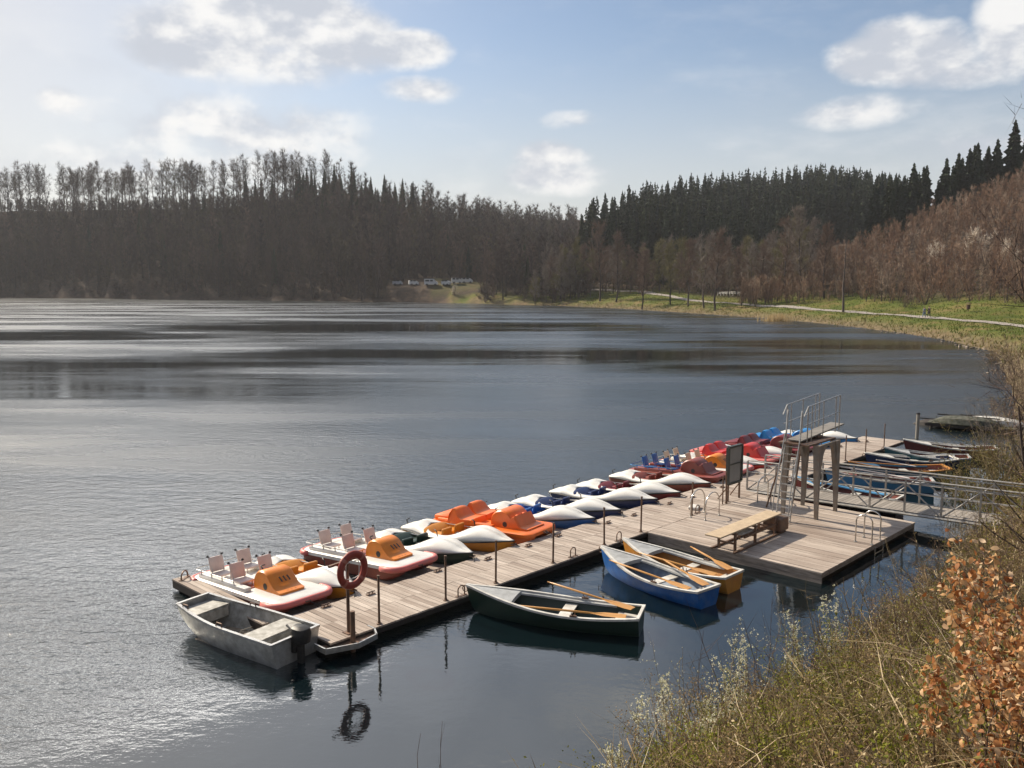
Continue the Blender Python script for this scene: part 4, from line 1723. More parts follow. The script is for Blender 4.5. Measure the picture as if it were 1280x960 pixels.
M['amber_hull'] = mat('amber_hull', (.60, .27, .03), .42, col2=(.5, .2, .03), scale=3, dirt=(.3, .15, .04), dirt_amt=.4)
t, L, pt = rowboat('orange rowing boat with orange lining against the swimming platform', at(779, 673, .66), at(918, 718, .46), M['amber_hull'], M['amber_in'], group=G1)
oar('oar on the platform side of the orange rowing boat', local_pt(t, .10, -.86, .60), local_pt(t, -L / 2 + .24, -.22, .49), M['oar'])
oar('oar lying along the near side of the orange rowing boat', local_pt(t, 1.0, .46, .54), local_pt(t, -L / 2 + .35, .32, .45), M['oar'])

# rowing boats on the far side of the bridge
M['teal_hull'] = mat('dark_teal_hull', (.02, .10, .12), .45, col2=(.02, .08, .1), scale=3)
M['navy_hull'] = mat('navy_hull', (.014, .03, .10), .45, col2=(.012, .025, .08), scale=3)
M['petrol_hull'] = mat('petrol_blue_hull', (.015, .085, .16), .45, col2=(.015, .07, .13), scale=3)
M['maroon_hull'] = mat('maroon_hull', (.12, .02, .018), .45, col2=(.1, .02, .018), scale=3)
M['lightblue_hull'] = mat('light_blue_hull', (.08, .28, .52), .45, col2=(.07, .24, .45), scale=3)
M['redbrown_in'] = mat('red_brown_lining', (.2, .05, .035), .6, col2=(.16, .04, .03), scale=3)
FR = [('maroon rowing boat with white rim, farthest of the moored row', (1129, 549), (1246, 560), 'maroon_hull', 'redbrown_in', 'white_paint', 'white_paint'),
      ('dark teal rowing boat between the maroon and the navy one', (1105, 559), (1212, 571), 'teal_hull', 'redbrown_in', 'grey_paint', 'grey_paint'),
      ('navy rowing boat with white rim', (1081, 566), (1193, 572), 'navy_hull', 'navy_hull', 'white_paint', 'white_paint'),
      ('petrol blue rowing boat with orange rim', (1061, 577), (1184, 584), 'petrol_hull', 'redbrown_in', 'amber_in', 'petrol_hull'),
      ('rowing boat with light blue bow and red lining just beyond the bridge rail', (1031, 586), (1166, 600), 'lightblue_hull', 'redbrown_in', 'grey_paint', 'redbrown_in')]
fr = []
for lab, b_, s_, hm, im, gm, dm in FR:
    fr.append(rowboat(lab, at(*b_, .66), at(*s_, .45), M[hm], M[im], M[gm], M[dm], W=1.3, group=G1))
b_ = DK(18.9, .35)
s_ = DK(19.0, 4.3)
fr.append(rowboat('white trimmed maroon rowing boat behind the bridge railing', (b_.x, b_.y, 0), (s_.x, s_.y, 0), M['maroon_hull'], M['redbrown_in'], M['white_paint'], M['lightblue_hull'], W=1.25, group=G1))
t, L, pt = fr[4]
oar('pale oar slanting out of the boat with the light blue bow', local_pt(t, 1.5, .3, .85), local_pt(t, -L / 2 + .8, -.2, .44), M['whiteoar'])
t, L, pt = fr[3]
oar('pale oar slanting over the petrol blue rowing boat', local_pt(t, 1.0, .3, .80), local_pt(t, -L / 2 + 1.2, -.25, .44), M['whiteoar'])


# aluminium work boat -------------------------------------------------------
def workboat():
    b2, s2 = at(241, 749, .62).xy, at(370, 794, .55).xy
    dd = b2 - s2
    L = dd.length
    c = (b2 + s2) / 2
    t = thing('work_boat', 'scuffed grey aluminium boat with outboard motor tied to the end of the dock', 'motor boat', (c.x, c.y, 0), math.atan2(dd.y, dd.x))
    NS = 16

    def f(s):
        x = -L / 2 + L * s
        b = .66 - .24 * max(0, (s - .45) / .55) ** 1.6
        zs = .54 + .10 * max(0, (s - .5) / .5) ** 2
        zk = -.12 + .36 * max(0, (s - .68) / .32) ** 1.6
        return x, b, zs, zk

    def half(s, i=0.0):
        x, b, zs, zk = f(s)
        return [Vector((x, 0, zk + i)), Vector((x, (b - i) * .72, zk + .03 + i)), Vector((x, (b - i) * .82, zk + .12 + i * .5)), Vector((x, (b - i) * .93, (zk + zs) * .5 + .06)), Vector((x, b - i, zs))]
    for nm, i_, m_ in (('hull', 0, M['alu']), ('lining', .03, M['alu_in'])):
        hb = MB()
        rings = []
        for k in range(NS + 1):
            h = half(k / NS, i_)
            rings.append([Vector((p.x, -p.y, p.z)) for p in h[::-1]] + h[1:])
        hb.loft(rings)
        for r_, o_ in ((rings[0], i_), (rings[-1], -i_)):
            hb.add([p + Vector((o_ * 1.2, 0, 0)) for p in r_], [tuple(range(len(r_)))])
        hb.build(nm, m_, t, smooth=25)
    gb = MB()
    for sg in (1, -1):
        rings = []
        for k in range(NS + 1):
            x, b, zs, zk = f(k / NS)
            rings.append([Vector((x, sg * (b + .03), zs - .03)), Vector((x, sg * (b + .03), zs + .02)), Vector((x, sg * (b - .045), zs + .02)), Vector((x, sg * (b - .045), zs - .015))])
        gb.loft(rings, closed=True, cap0=True, cap1=True)
    for s in (0, 1):
        x, b, zs, zk = f(s)
        gb.box((x + (.02 if s == 0 else -.02), 0, zs - .004), (.07, 2 * b + .02, .052))
    gb.build('gunwale', M['galv'], t)
    # bow box seat, aft thwart
    for nm, s0, s1, z in (('bow_seat', .80, .97, .48), ('thwart', .14, .30, .46)):
        q = MB()
        x0, b0 = f(s0)[0], f(s0)[1] - .055
        x1, b1 = f(s1)[0], f(s1)[1] - .055
        zb = f(s1)[3] + .06
        q.prism([(x0, -b0, z), (x1, -b1, z), (x1, b1, z), (x0, b0, z)], (0, 0, .045))
        for x_, b_ in ((x0, b0), (x1, b1)):
            q.box((x_, 0, (z + zb) / 2), (.03, b_ * 1.8, z - zb - .005))
        q.build(nm, M['alu_in'], t)
    q = MB()
    q.box((-L * .02, 0, -.02), (L * .62, 1.02, .05))
    q.build('floor_boards', M['sand'], t)
    # bits lying on the floor
    rng = random.Random(4)
    for k in range(7):
        q = MB()
        x, y = rng.uniform(-.5, .9), rng.uniform(-.4, .4)
        q.tube([(x, y, .02), (x + rng.uniform(-.2, .2), y + rng.uniform(-.2, .2), rng.uniform(.06, .16)), (x + rng.uniform(-.4, .4), y + rng.uniform(-.3, .3), .03)], .014, 5)
        q.build('rope', M['rope'], t)
    # handles on the gunwale
    q = MB()
    for (s, sg) in ((.5, 1), (.6, -1), (.9, 1)):
        x, b, zs, zk = f(s)
        q.tube([(x - .1, sg * (b - .03), zs + .01), (x - .08, sg * (b - .05), zs + .09), (x + .08, sg * (b - .05), zs + .09), (x + .1, sg * (b - .03), zs + .01)], .014, 5)
    q.build('handle', M['dark_metal'], t)
    # outboard motor
    xt = -L / 2
    o = MB()
    rings = []
    for z, sx, sy, ox in ((.42, .13, .12, -.16), (.46, .19, .155, -.17), (.66, .21, .17, -.18), (.76, .19, .16, -.16), (.80, .12, .10, -.13)):
        ring = []
        for j in range(14):
            a = 2 * PI * j / 14
            ca, sa = math.cos(a), math.sin(a)
            ring.append(Vector((xt + ox + sx * math.copysign(abs(ca) ** .6, ca), .02 + sy * math.copysign(abs(sa) ** .6, sa), z)))
        rings.append(ring)
    o.loft(rings, closed=True, cap0=True, cap1=True)
    om = o.build('outboard_motor', M['black'], t, smooth=40)
    q = MB()
    q.box((xt - .16, .02, .12), (.17, .10, .62), None, 0, None, .03)
    q.box((xt - .16, .02, -.3), (.26, .05, .3), None, 0, None, .02)
    q.box((xt - .02, .02, .34), (.16, .24, .26), None, 0, None, .02)
    q.build('shaft', M['black'], om, smooth=40)
    q = MB()
    q.tube([(xt + .02, .02, .52), (xt + .30, -.10, .60), (xt + .46, -.16, .61)], [.02, .02, .028], 6)
    q.build('tiller', M['black'], om)
    return t


workboat()
# ------------------------------------------------------------------ dock
def dvec(u, v, z=0.0):
    return Vector((UX * u + VX * v, UY * u + VY * v, z))


MD = Matrix(((UX, VX, 0), (UY, VY, 0), (0, 0, 1)))      # columns: u, v, z axes (left handed, fine for boxes)


def planks(mb, u0, u1, v0, v1, z=DECK, wd=.145, gap=.010, th=.04, cut=None):
    n = int((u1 - u0) / wd)
    wd = (u1 - u0) / n
    for i in range(n):
        c = u0 + (i + .5) * wd
        segs = [(v0, v1)]
        if cut:
            segs = []
            e = sorted([v0, v1] + [q for q in cut if v0 < q < v1])
            segs = list(zip(e[:-1], e[1:]))
        for a, b in segs:
            dz = random.uniform(-.004, .004)
            mb.box(DK(c, (a + b) / 2, z - th / 2 + dz), (wd * KS - gap, (b - a) * KS - .008, th), MD, 0, min(1, max(0, random.gauss(.5, .22))))


def dbox(mb, u0, u1, v0, v1, z0, z1, bev=0.0):
    mb.box(DK((u0 + u1) / 2, (v0 + v1) / 2, (z0 + z1) / 2 - .15), ((u1 - u0) * KS, (v1 - v0) * KS, z1 - z0), MD, 0, None, bev)


dock = thing('dock', 'long floating dock of weathered grey planks lined with boats', 'dock')
U0, U1, V0, V1 = -1.37, 31.0, -1.85, .10
mb = MB()
planks(mb, U0, U1, V0, V1, cut=[-.85])
planks(mb, U0 - .42, U0 + .04, -6.2, V0 - .01, cut=[-4.5], wd=.13)
planks(mb, U0 + .6, U1 - .2, -3.3, V0 - .03, z=.05, wd=.16)
mb.build('decking', M['deck'], dock)
mb = MB()
for v in (V0 + .04, V1 - .04):
    dbox(mb, U0, U1, v - .035, v + .035, .29, .405)
for u in (U0 + .04, U1 - .04):
    dbox(mb, u - .035, u + .035, V0 + .08, V1 - .08, .29, .405)
for v in (-.85,):
    dbox(mb, U0 + .08, U1 - .08, v - .05, v + .05, .25, .405)
for u in (U0 - .38, U0 + .0):
    dbox(mb, u - .035, u + .035, -6.18, V0 + .0, .22, .405)
dbox(mb, U0 - .34, U0 - .04, -6.18, -6.11, .22, .405)
mb.build('edge_beam', M['fascia'], dock)
mb = MB()
u = U0 + .3
while u < U1 - 2:
    for (a, b) in ((V0 + .15, V1 - .45),):
        dbox(mb, u, u + 2.3, a, b, -.3, .245, .05)
    u += 2.75
for v in (-6.1, -4.6):
    dbox(mb, U0 - .32, U0 - .05, v, v + 1.2, -.3, .215, .04)
mb.build('float', M['pontoon'], dock)

for r_ in ROW:
    q = MB()
    c_ = DK(r_[0] + .25, max(r_[1] + .32, V0 + .12), DECK + .012)
    q.box(c_, (.24, .09, .02), MD)
    q.tube([c_ + dvec(-.12, 0, .055), c_ + dvec(.12, 0, .055)], .016, 6)
    q.tube([c_ + dvec(-.05, 0, 0), c_ + dvec(-.05, 0, .05)], .014, 5)
    q.tube([c_ + dvec(.05, 0, 0), c_ + dvec(.05, 0, .05)], .014, 5)
    q.build('cleat', M['dark_metal'], dock)

# finger in front of the first pedal boat is the end of the dock itself
plat = thing('swimming_platform', 'square wooden swimming platform carrying the diving tower', 'platform')
P0, P1, Q0, Q1 = 10.0, 16.7, .14, 5.6
mb = MB()
planks(mb, P0, P1, Q0, Q1, z=DECK + .01, wd=.17, cut=[2.9])
mb.build('decking', M['deck'], plat)
mb = MB()
for k, (z0, z1) in enumerate(((.265, .415), (.10, .255))):
    dbox(mb, P0 + .02, P0 + .07, Q0 + .02, Q1 - .02, z0, z1)
dbox(mb, P0 + .075, P1 - .075, Q1 - .07, Q1 - .02, .30, .415)
dbox(mb, P0 + .075, P1 - .075, Q1 - .30, Q1 - .25, .05, .30)
dbox(mb, P1 - .07, P1 - .02, Q0 + .02, Q1 - .02, .12, .415)
mb.build('edge_beam', mat('grey_edge_boards', (.36, .30, .25), .8, col2=(.22, .18, .145), scale=3, stretch=(1, 1, 6), bump=.4), plat)
mb = MB()
for a, b in ((.5, 2.6), (3.2, 5.3)):
    for u in (10.4, 12.7, 15.0):
        dbox(mb, u, u + 1.5, a, b - .15, -.3, .38, .05)
mb.build('float', M['pontoon'], plat)

# posts along the edge
POSTS = [(0.0, 'rusty dock post right behind the life ring'), (1.98, 'dock post second from the life ring'),
         (3.67, 'dock post above the bow of the green rowing boat'), (5.86, 'dock post between the green and the blue rowing boats'),
         (8.1, 'dock post above the bow of the blue rowing boat'), (9.9, 'dock post at the near corner of the swimming platform'),
         (12.6, 'dock post beside the ladder arches'), (14.75, 'dock post left of the notice board')]
for u, lab in POSTS:
    t = thing('dock_post', lab, 'post', DK(u, -.02 if u < 10 else .06, DECK), random.uniform(0, 3), 'posts along the edge of the dock')
    q = MB()
    lean = Vector((random.uniform(-.02, .02), random.uniform(-.02, .02), 0))
    q.tube([(0, 0, .008), Vector((0, 0, .55)) + lean * .5, Vector((0, 0, 1.1)) + lean], .027, 8)
    q.lathe([(.027, 0), (.034, .004), (.034, .03), (.0, .034)], Vector((0, 0, 1.09)) + lean, 'Z', 8)
    q.build('pole', M['dark_metal'], t, smooth=40)
    q = MB()
    q.lathe([(.0, 0), (.065, .002), (.065, .012), (.034, .02), (.034, .06), (.0, .06)], (0, 0, .006), 'Z', 10)
    q.build('base', M['dark_metal'], t, smooth=40)
for u, lab in ((20.0, 'first dock post beyond the bridge'), (22.2, 'dock post beside the petrol blue rowing boat'), (24.6, 'dock post by the navy rowing boat'), (26.7, 'dock post by the teal rowing boat'), (28.8, 'dock post at the far end by the maroon rowing boat')):
    t = thing('dock_post', lab, 'post', DK(u, .0, DECK), random.uniform(0, 3), 'posts along the edge of the dock')
    q = MB()
    q.tube([(0, 0, .008), (0, 0, 1.1)], .025, 7)
    q.build('pole', M['dark_metal'], t, smooth=40)
    q = MB()
    q.lathe([(.0, 0), (.065, .002), (.065, .012), (.03, .02), (.03, .06), (.0, .06)], (0, 0, .006), 'Z', 8)
    q.build('base', M['dark_metal'], t)


def arch_tube(mb, a, b, h, r_=.02, n=8, lean=(0, 0)):
    a, b = Vector(a), Vector(b)
    w = (b - a).length / 2
    pts = [a]
    for k in range(n + 1):
        th = PI - PI * k / n
        m = (a + b) / 2 + (b - a).normalized() * (w * math.cos(th))
        pts.append(Vector((m.x, m.y, a.z + h - w * .9 + w * .9 * math.sin(th))))
    pts.append(b)
    mb.tube(pts, r_, 7)


# mooring rings on the edge
for u, lab in ((2.45, 'mooring ring on the dock edge at the bow of the green boat'), (6.65, 'mooring ring standing on the dock edge between two posts'),
               (8.75, 'mooring ring on the dock edge at the bow of the orange boat'),
               (13.0, 'small mooring ring beside the ladder arches')):
    q = MB()
    t = thing('mooring_ring', lab, 'mooring ring', DK(u, .02, DECK + .004), UANG, 'mooring rings on the dock')
    arch_tube(q, (-.11, 0, 0), (.11, 0, 0), .26, .017, 9)
    q.build('ring', M['dark_metal'], t, smooth=40)
    q = MB()
    q.box((0, 0, .006), (.34, .08, .012))
    q.build('base_plate', M['dark_metal'], t)
# ring and cleat at the far left corner of the dock end
t = thing('mooring_ring', 'mooring ring at the left corner of the dock end behind the work boat', 'mooring ring', DK(-1.55, -6.0, DECK + .004), UANG + .6, 'mooring rings on the dock')
q = MB()
arch_tube(q, (-.16, 0, 0), (.16, 0, 0), .2, .02, 9)
q.build('ring', M['dark_metal'], t, smooth=40)
q = MB()
q.box((0, 0, .006), (.44, .09, .012))
q.build('base_plate', M['dark_metal'], t)

# life ring on its stand at the dock end
st = thing('life_ring_stand', 'dark T shaped post holding the red life ring at the dock end', 'post', DK(-.75, -.12, DECK), VANG)
q = MB()
q.tube([(0, 0, .01), (0, 0, 1.62)], .038, 8)
q.build('pole', M['dark_metal'], st, smooth=40)
q = MB()
q.box((-.02, 0, 1.62), (.06, 1.05, .045), RZ(.15))
q.build('arm', M['dark_metal'], st)
q = MB()
q.box((.02, 0, .012), (.22, .22, .014))
q.build('base_plate', M['dark_metal'], st)
lr = thing('life_ring', 'faded red life ring hung on the dark T shaped post', 'life ring', (0, 0, 0))
q = MB()
rr, tr_ = .345, .085
rings = []
for i in range(32):
    a = 2 * PI * i / 32
    ring = []
    for j in range(10):
        b = 2 * PI * j / 10
        k = rr + tr_ * math.cos(b)
        ring.append(Vector((.06 * math.sin(b), k * math.cos(a), k * math.sin(a))))
    rings.append(ring)
q.loft(rings + [rings[0]], closed=True)
q.build('ring', M['ring_red'], lr, smooth=True)
for k in range(4):
    q = MB()
    rings = []
    for i in range(4):
        a = PI / 4 + PI / 2 * k - .10 + .2 * i / 3
        ring = []
        for j in range(10):
            b = 2 * PI * j / 10
            kk = rr + (tr_ + .006) * math.cos(b)
            ring.append(Vector((.067 * math.sin(b), kk * math.cos(a), kk * math.sin(a))))
        rings.append(ring)
    q.loft(rings, closed=True)
    q.build('band', mat('faded_band', (.40, .13, .09), .5), lr, smooth=True)
q = MB()
pts = []
for k in range(32):
    a = 2 * PI * k / 32
    r2 = rr + tr_ + .012 + .05 * abs(math.sin(2 * (a - PI / 4)))
    r2 = rr - tr_ - .02 - .05 * abs(math.sin(2 * (a - PI / 4)))
    pts.append(Vector((.0, r2 * math.cos(a), r2 * math.sin(a))))
q.tube(pts, .010, 5, closed=True)
q.build('grab_line', M['whiteoar'], lr)
pr = DK(-.75, -.12, DECK)
lr.location = (pr.x + .13, pr.y - .07, DECK + 1.44)
lr.rotation_euler = (0, 0, R(-38))

# metal corner bracket with a stub pile
cb = thing('pile_bracket', 'angular metal bracket with a short rusty pile at the near dock corner', 'bracket', DK(-1.0, .0, -.15), UANG)
q = MB()
ol = [(-.62, .12), (-.62, -.28), (.05, -.52), (.62, -.40), (.78, -.12), (.78, .12)]
# rim of flat steel
for (a, b) in zip(ol[:-1], ol[1:]):
    a3, b3 = Vector((a[0], a[1], .40)), Vector((b[0], b[1], .40))
    d = b3 - a3
    q.box((a3 + b3) / 2, (d.length + .03, .035, .12), RZ(math.atan2(d.y, d.x)))
q.build('rim', M['galv'], cb)
q = MB()
q.prism([(x, y, .33) for x, y in ol], (0, 0, .03))
q.build('plate', M['dark_metal'], cb)
q = MB()
q.tube([(.12, -.22, -1.2), (.12, -.22, 1.06)], .055, 9)
q.build('pile', M['dark_metal'], cb, smooth=40)

# bathing ladders
def bathing_ladder(label, u, v, axis='v', sep=.58, span=.55, h=.82):
    t = thing('bathing_ladder', label, 'ladder', DK(u, v, DECK + .012), UANG if axis == 'u' else VANG)
    for k in (-1, 1):
        q = MB()
        arch_tube(q, (-span / 2, k * sep / 2, 0), (span / 2, k * sep / 2, 0), h, .021, 12)
        q.build('handrail', M['steel'], t, smooth=True)
    q = MB()
    for k in (-1, 1):
        for x in (-span / 2, span / 2):
            q.lathe([(0, 0), (.05, .002), (.05, .012), (0, .014)], (x, k * sep / 2, 0), 'Z', 9)
    q.build('foot_plate', M['galv'], t)
    return t


bathing_ladder('steel ladder arches between the main dock and the swimming platform', 12.75, .45, 'u', .55, .85, .85)
t = bathing_ladder('steel bathing ladder arches at the right edge of the swimming platform', 13.65, 5.32, 'v', .62, .48, .85)
q = MB()
for z in (-.25, -.55):
    q.tube([(.34, -.31, z), (.34, .31, z)], .018, 6)
for k in (-1, 1):
    q.tube([(.34, k * .31, -.05), (.34, k * .31, -.9)], .02, 6)
q.build('rungs', M['steel'], t)
t = bathing_ladder('white ladder arch in front of the bridge beside the diving tower', 15.9, 1.05, 'u', .5, .75, .85)

# small white tray on the boards
q = MB()
q.box((0, 0, .05), (.48, .34, .09), None, 0, None, .03)
w = q.build('white_box', M['white_paint'], None, smooth=40)
w.location = DK(13.4, -.35, DECK + .006)
w.rotation_euler = (0, 0, UANG + .4)
tag(w, 'flat white box lying on the deck behind the ladder arches', 'box')

# notice board
nb = thing('notice_board', 'grey two pane notice board in a dark frame on thin legs', 'notice board', DK(15.0, -.02, DECK), UANG)
q = MB()
for x in (0, .78):
    q.box((x, 0, .7), (.06, .05, 1.4))
q.tube([(.78, .0, .55), (.95, .45, .01)], .022, 6)
q.tube([(0, .0, .55), (.1, .45, .01)], .022, 6)
q.build('leg', M['dark_metal'], nb)
q = MB()
x0, x1, z0, z1 = -.06, .86, .62, 1.92
for x in (x0, x1):
    q.box((x, 0, (z0 + z1) / 2), (.07, .12, z1 - z0))
for z in (z0, z1):
    q.box(((x0 + x1) / 2, 0, z), (x1 - x0 - .072, .12, .07))
q.box(((x0 + x1) / 2, 0, 1.30), (x1 - x0 - .072, .09, .035))
q.build('frame', M['frame_dark'], nb)
for a, b in ((z0 + .036, 1.28), (1.32, z1 - .036)):
    q = MB()
    q.box(((x0 + x1) / 2, 0, (a + b) / 2), (x1 - x0 - .074, .05, b - a))
    q.build('panel', M['panel'], nb)
t = thing('dock_post', 'thin pipe standing beside the left leg of the notice board', 'post', DK(14.55, .04, DECK), 0)
q = MB()
q.tube([(0, 0, 0), (0, 0, .98)], .024, 7)
q.build('pole', M['dark_metal'], t)

# low diving board on its frame
db = thing('diving_board', 'long low springboard on a braced steel frame on the swimming platform', 'diving board', DK(9.75, 2.78, DECK + .012), UANG)
Lb = 3.6
q = MB()
q.box((Lb / 2 - .45, 0, .56), (Lb, .52, .045), None, 0, None, .012)
q.build('board', M['board'], db)
for nm, x in (('trestle', .34), ('trestle', 1.5), ('trestle', 2.7)):
    q = MB()
    for y in (-.28, .28):
        q.box((x + y * .12, y, .25), (.07, .06, .50))
    q.box((x, 0, .505), (.08, .62, .06))
    q.box((x, 0, .22), (.05, .50, .05))
    q.build(nm, M['dark_metal'], db)
q = MB()
for y in (-.36, .36):
    q.box((1.65, y, .03), (3.1, .06, .05))
    q.box((1.9, y * .8, .32), (2.2, .05, .06))
q.build('base_rail', M['dark_metal'], db)
q = MB()
q.box((1.2, .05, .37), (.75, .5, .05), None, 0, None, .01)
q.box((.80, -.02, .41), (.34, .36, .03), None, 0, None, .01)
q.build('fulcrum', M['grey_paint'], db)
q = MB()
q.box((3.05, -.12, .27), (.55, .60, .40), None, 0, None, .04)
q.build('counterweight', M['dark_metal'], db)

# diving tower
tw = thing('diving_tower', 'high diving tower with arched tapering legs, ladder and railed board', 'diving tower', DK(14.85, 2.05, DECK + .012), UANG)
# local x along u, local y = -v
HT = 2.42
W1, W2 = 1.45, 1.2


def leg(mb, cx, cy, dx, dy):
    """tapered leg, narrow at the foot and wide at the top"""
    n = 12
    rings = []
    for i in range(n + 1):
        k = i / n
        z = HT * k
        wi = .045 + .22 * k ** 2.6          # towards the middle of the tower
        wo = .04 + .03 * k                 # outwards
        dp = .05 + .07 * k
        x0, x1 = cx - dx * wo, cx + dx * wi
        y0, y1 = cy - dy * .03, cy + dy * dp * 1.6
        rings.append([Vector((x0, y0, z)), Vector((x1, y0, z)), Vector((x1, y1, z)), Vector((x0, y1, z))])
    mb.loft(rings, closed=True, cap0=True, cap1=True)


for cx, dx in ((0, 1), (W1, -1)):
    for cy, dy in ((-W2, 1), (0, -1)):
        q = MB()
        leg(q, cx, cy, dx, dy)
        q.build('leg', M['tower_leg'], tw)
q = MB()
# arch beams joining the legs
for cy, s in ((-W2, 1), (0, -1)):
    n = 14
    up = []
    lo_ = []
    for i in range(n + 1):
        x = .24 + (W1 - .48) * i / n
        up.append(Vector((x, cy + s * .003, HT - .002)))
        k = (2 * i / n - 1)
        lo_.append(Vector((x, cy + s * .003, HT - .02 - .66 + .60 * math.sqrt(max(0, 1 - k * k)))))
    q.prism(up + lo_[::-1], (0, s * .085, 0))
q.build('arch_beam', M['tower_leg'], tw)
q = MB()
q.box((W1 / 2 - .22, -W2 / 2 + .05, HT + .035), (W1 + .55, W2 - .15, .06), None, 0, None, .01)
q.build('tower_deck', M['dark_metal'], tw)
q = MB()
a, b = Vector((-.30, -W2 / 2 + .12, HT + .12)), Vector((2.95, -W2 / 2 + .12, HT + .30))
d = b - a
q.box((a + b) / 2, (d.length, .50, .05), RY(-math.atan2(d.z, d.x)), 0, None, .01)
q.build('board', mat('worn_grey_board', (.22, .20, .18), .7, col2=(.16, .15, .135), scale=5), tw)
q = MB()
q.box((1.0, -W2 / 2 + .12, HT + .11), (.35, .6, .10), None, 0, None, .02)
q.build('fulcrum', M['dark_metal'], tw)
for sg in (-1, 1):
    q = MB()
    y = -W2 / 2 + .12 + sg * .36
    zt = lambda x: HT + .15 + .22 * (x + .3) / 3.45
    top = 1.08
    q.tube([(-.42, y, HT + .95), (-.15, y, zt(-.15) + top), (2.25, y, zt(2.25) + top)], .020, 6)
    q.tube([(-.35, y, zt(-.35) + .5), (2.25, y, zt(2.25) + .52)], .016, 6)
    for x in (-.15, .15, 1.0, 1.95, 2.25):
        q.tube([(x, y, zt(x) - .12), (x, y, zt(x) + top)], .022 if x in (-.15, 2.25) else .017, 6)
    q.build('railing', M['galv'], tw)
# ladder
lad = MB()
for y in (-W2 / 2 + .12 - .24, -W2 / 2 + .12 + .24):
    p = [(-.92, y, .0), (-.42, y, HT + .10), (-.34, y, HT + 1.0), (-.30, y, HT + 1.10)]
    lad.tube(p, .028, 7)
lad_o = lad.build('ladder', M['galv'], tw, smooth=40)
q = MB()
for k in range(10):
    z = .2 + k * .24
    x = -.92 + .5 * z / (HT + .1)
    q.box((x, -W2 / 2 + .12, z), (.09, .45, .025))
q.build('rung', M['galv'], lad_o)
q = MB()
for y in (-W2 / 2 + .12 - .27, -W2 / 2 + .12 + .27):
    q.tube([(-1.12, y, 0), (-1.02, y, .9), (-.62, y, HT - .3), (-.42, y, HT + .35)], .019, 6)
q.build('handrail', M['galv'], lad_o, smooth=40)
# the front pair of thin stay posts
q = MB()
q.tube([(W1 + .02, .35, 0), (W1 - .05, .05, HT - .1)], .03, 6)
q.tube([(.35, .75, 0), (.3, .08, HT - .1)], .03, 6)
q.build('stay', M['dark_metal'], tw)

# bridge to the bank
br = thing('footbridge', 'galvanised footbridge with crossed truss railings from the dock to the bank', 'footbridge', DK(16.92, -.35, 0), VANG)
# local x along v; local y = +u
LB = 13.5
BW = 1.35
rise = .42


def zb(x):
    return DECK + .05 + rise * max(0, x - .6) / (LB - .6)


q = MB()
n = 90
for i in range(n):
    x = LB * (i + .5) / n
    q.box((x, BW / 2, zb(x)), (LB / n - .012, BW - .12, .03), RY(-math.atan2(rise, LB)), 0, random.random())
q.build('decking', mat('bridge_planks', (.30, .27, .24), .8, col2=(.2, .18, .16), use='tone'), br)
for y in (0.0, BW):
    q = MB()
    q.tube([(0, y, zb(0) - .06), (LB, y, zb(LB) - .06)], .05, 6)
    for h, r_ in ((1.08, .028), (.99, .018), (.66, .018), (.33, .018)):
        q.tube([(0, y, zb(0) + h), (LB, y, zb(LB) + h)], r_, 6)
    nseg = 12
    for i in range(nseg + 1):
        x = LB * i / nseg
        q.box((x, y, zb(x) + .52), (.055, .05, 1.06))
        if i < nseg:
            x2 = LB * (i + 1) / nseg
            lo_, hi_ = (zb(x) - .02, zb(x2) + .96) if i % 2 == 0 else (zb(x) + .96, zb(x2) - .02)
            q.tube([(x, y + .012, lo_), (x2, y + .012, hi_)], .026, 5)
    q.build('truss_railing', M['bridge'], br)
q = MB()
for i in range(13):
    x = LB * i / 12
    q.box((x, BW / 2, zb(x) - .07), (.06, BW - .05, .08))
q.build('cross_beam', M['dark_metal'], br)

M['moss_dark'] = mat('mossy_dark_hull', (.03, .035, .022), .8, col2=(.10, .10, .08), scale=5)
# distant old landing stage with upturned boats on the right
ls = thing('landing_stage', 'dark old landing stage at the bank beyond the rowing boats', 'landing stage', (24.7, 47.2, 0), R(-35))
q = MB()
for i in range(22):
    q.box((-1.9 + i * .2, 0, .30 + random.uniform(-.01, .01)), (.185, 1.7, .04), None, 0, random.random())
q.build('decking', mat('mossy_planks', (.10, .095, .06), .9, col2=(.06, .06, .045), use='tone'), ls)
q = MB()
for x in (-1.8, 0, 1.8):
    for y in (-.7, .7):
        q.tube([(x, y, -1.2), (x, y, .27)], .08, 7)
q.box((0, -.8, .2), (4.2, .08, .14))
q.box((0, .8, .2), (4.2, .08, .14))
q.build('pile', M['fascia'], ls)
# upturned punts lying on it
for i, (x, y, rz, m_, lab) in enumerate(((24.4, 46.9, -38, 'moss_dark', 'dark upturned punt on the old landing stage'),
                                         (25.6, 46.8, -30, 'white_paint', 'pale upturned boat on the old landing stage'),
                                         (23.9, 48.2, -34, 'fascia', 'brown flat boat afloat beside the old landing stage'))):
    t = thing('upturned_boat', lab, 'boat', (x, y, .34 if i < 2 else -.05), R(rz))
    q = MB()
    rings = []
    for k in range(13):
        s = k / 12
        w_ = .55 * (1 - abs(2 * s - 1) ** 2.6) + .05
        h_ = .36 * (1 - abs(2 * s - 1) ** 3.5) + .06
        xx = -1.7 + 3.4 * s
        rings.append([Vector((xx, -w_, 0)), Vector((xx, -w_ * .85, h_ * .7)), Vector((xx, -w_ * .3, h_)), Vector((xx, w_ * .3, h_)), Vector((xx, w_ * .85, h_ * .7)), Vector((xx, w_, 0))])
    q.loft(rings, closed=True, cap0=True, cap1=True)
    q.build('hull', M[m_], t, smooth=35)
    q = MB()
    q.box((0, 0, .40), (3.0, .06, .06))
    q.build('keel', M['fascia'], t)
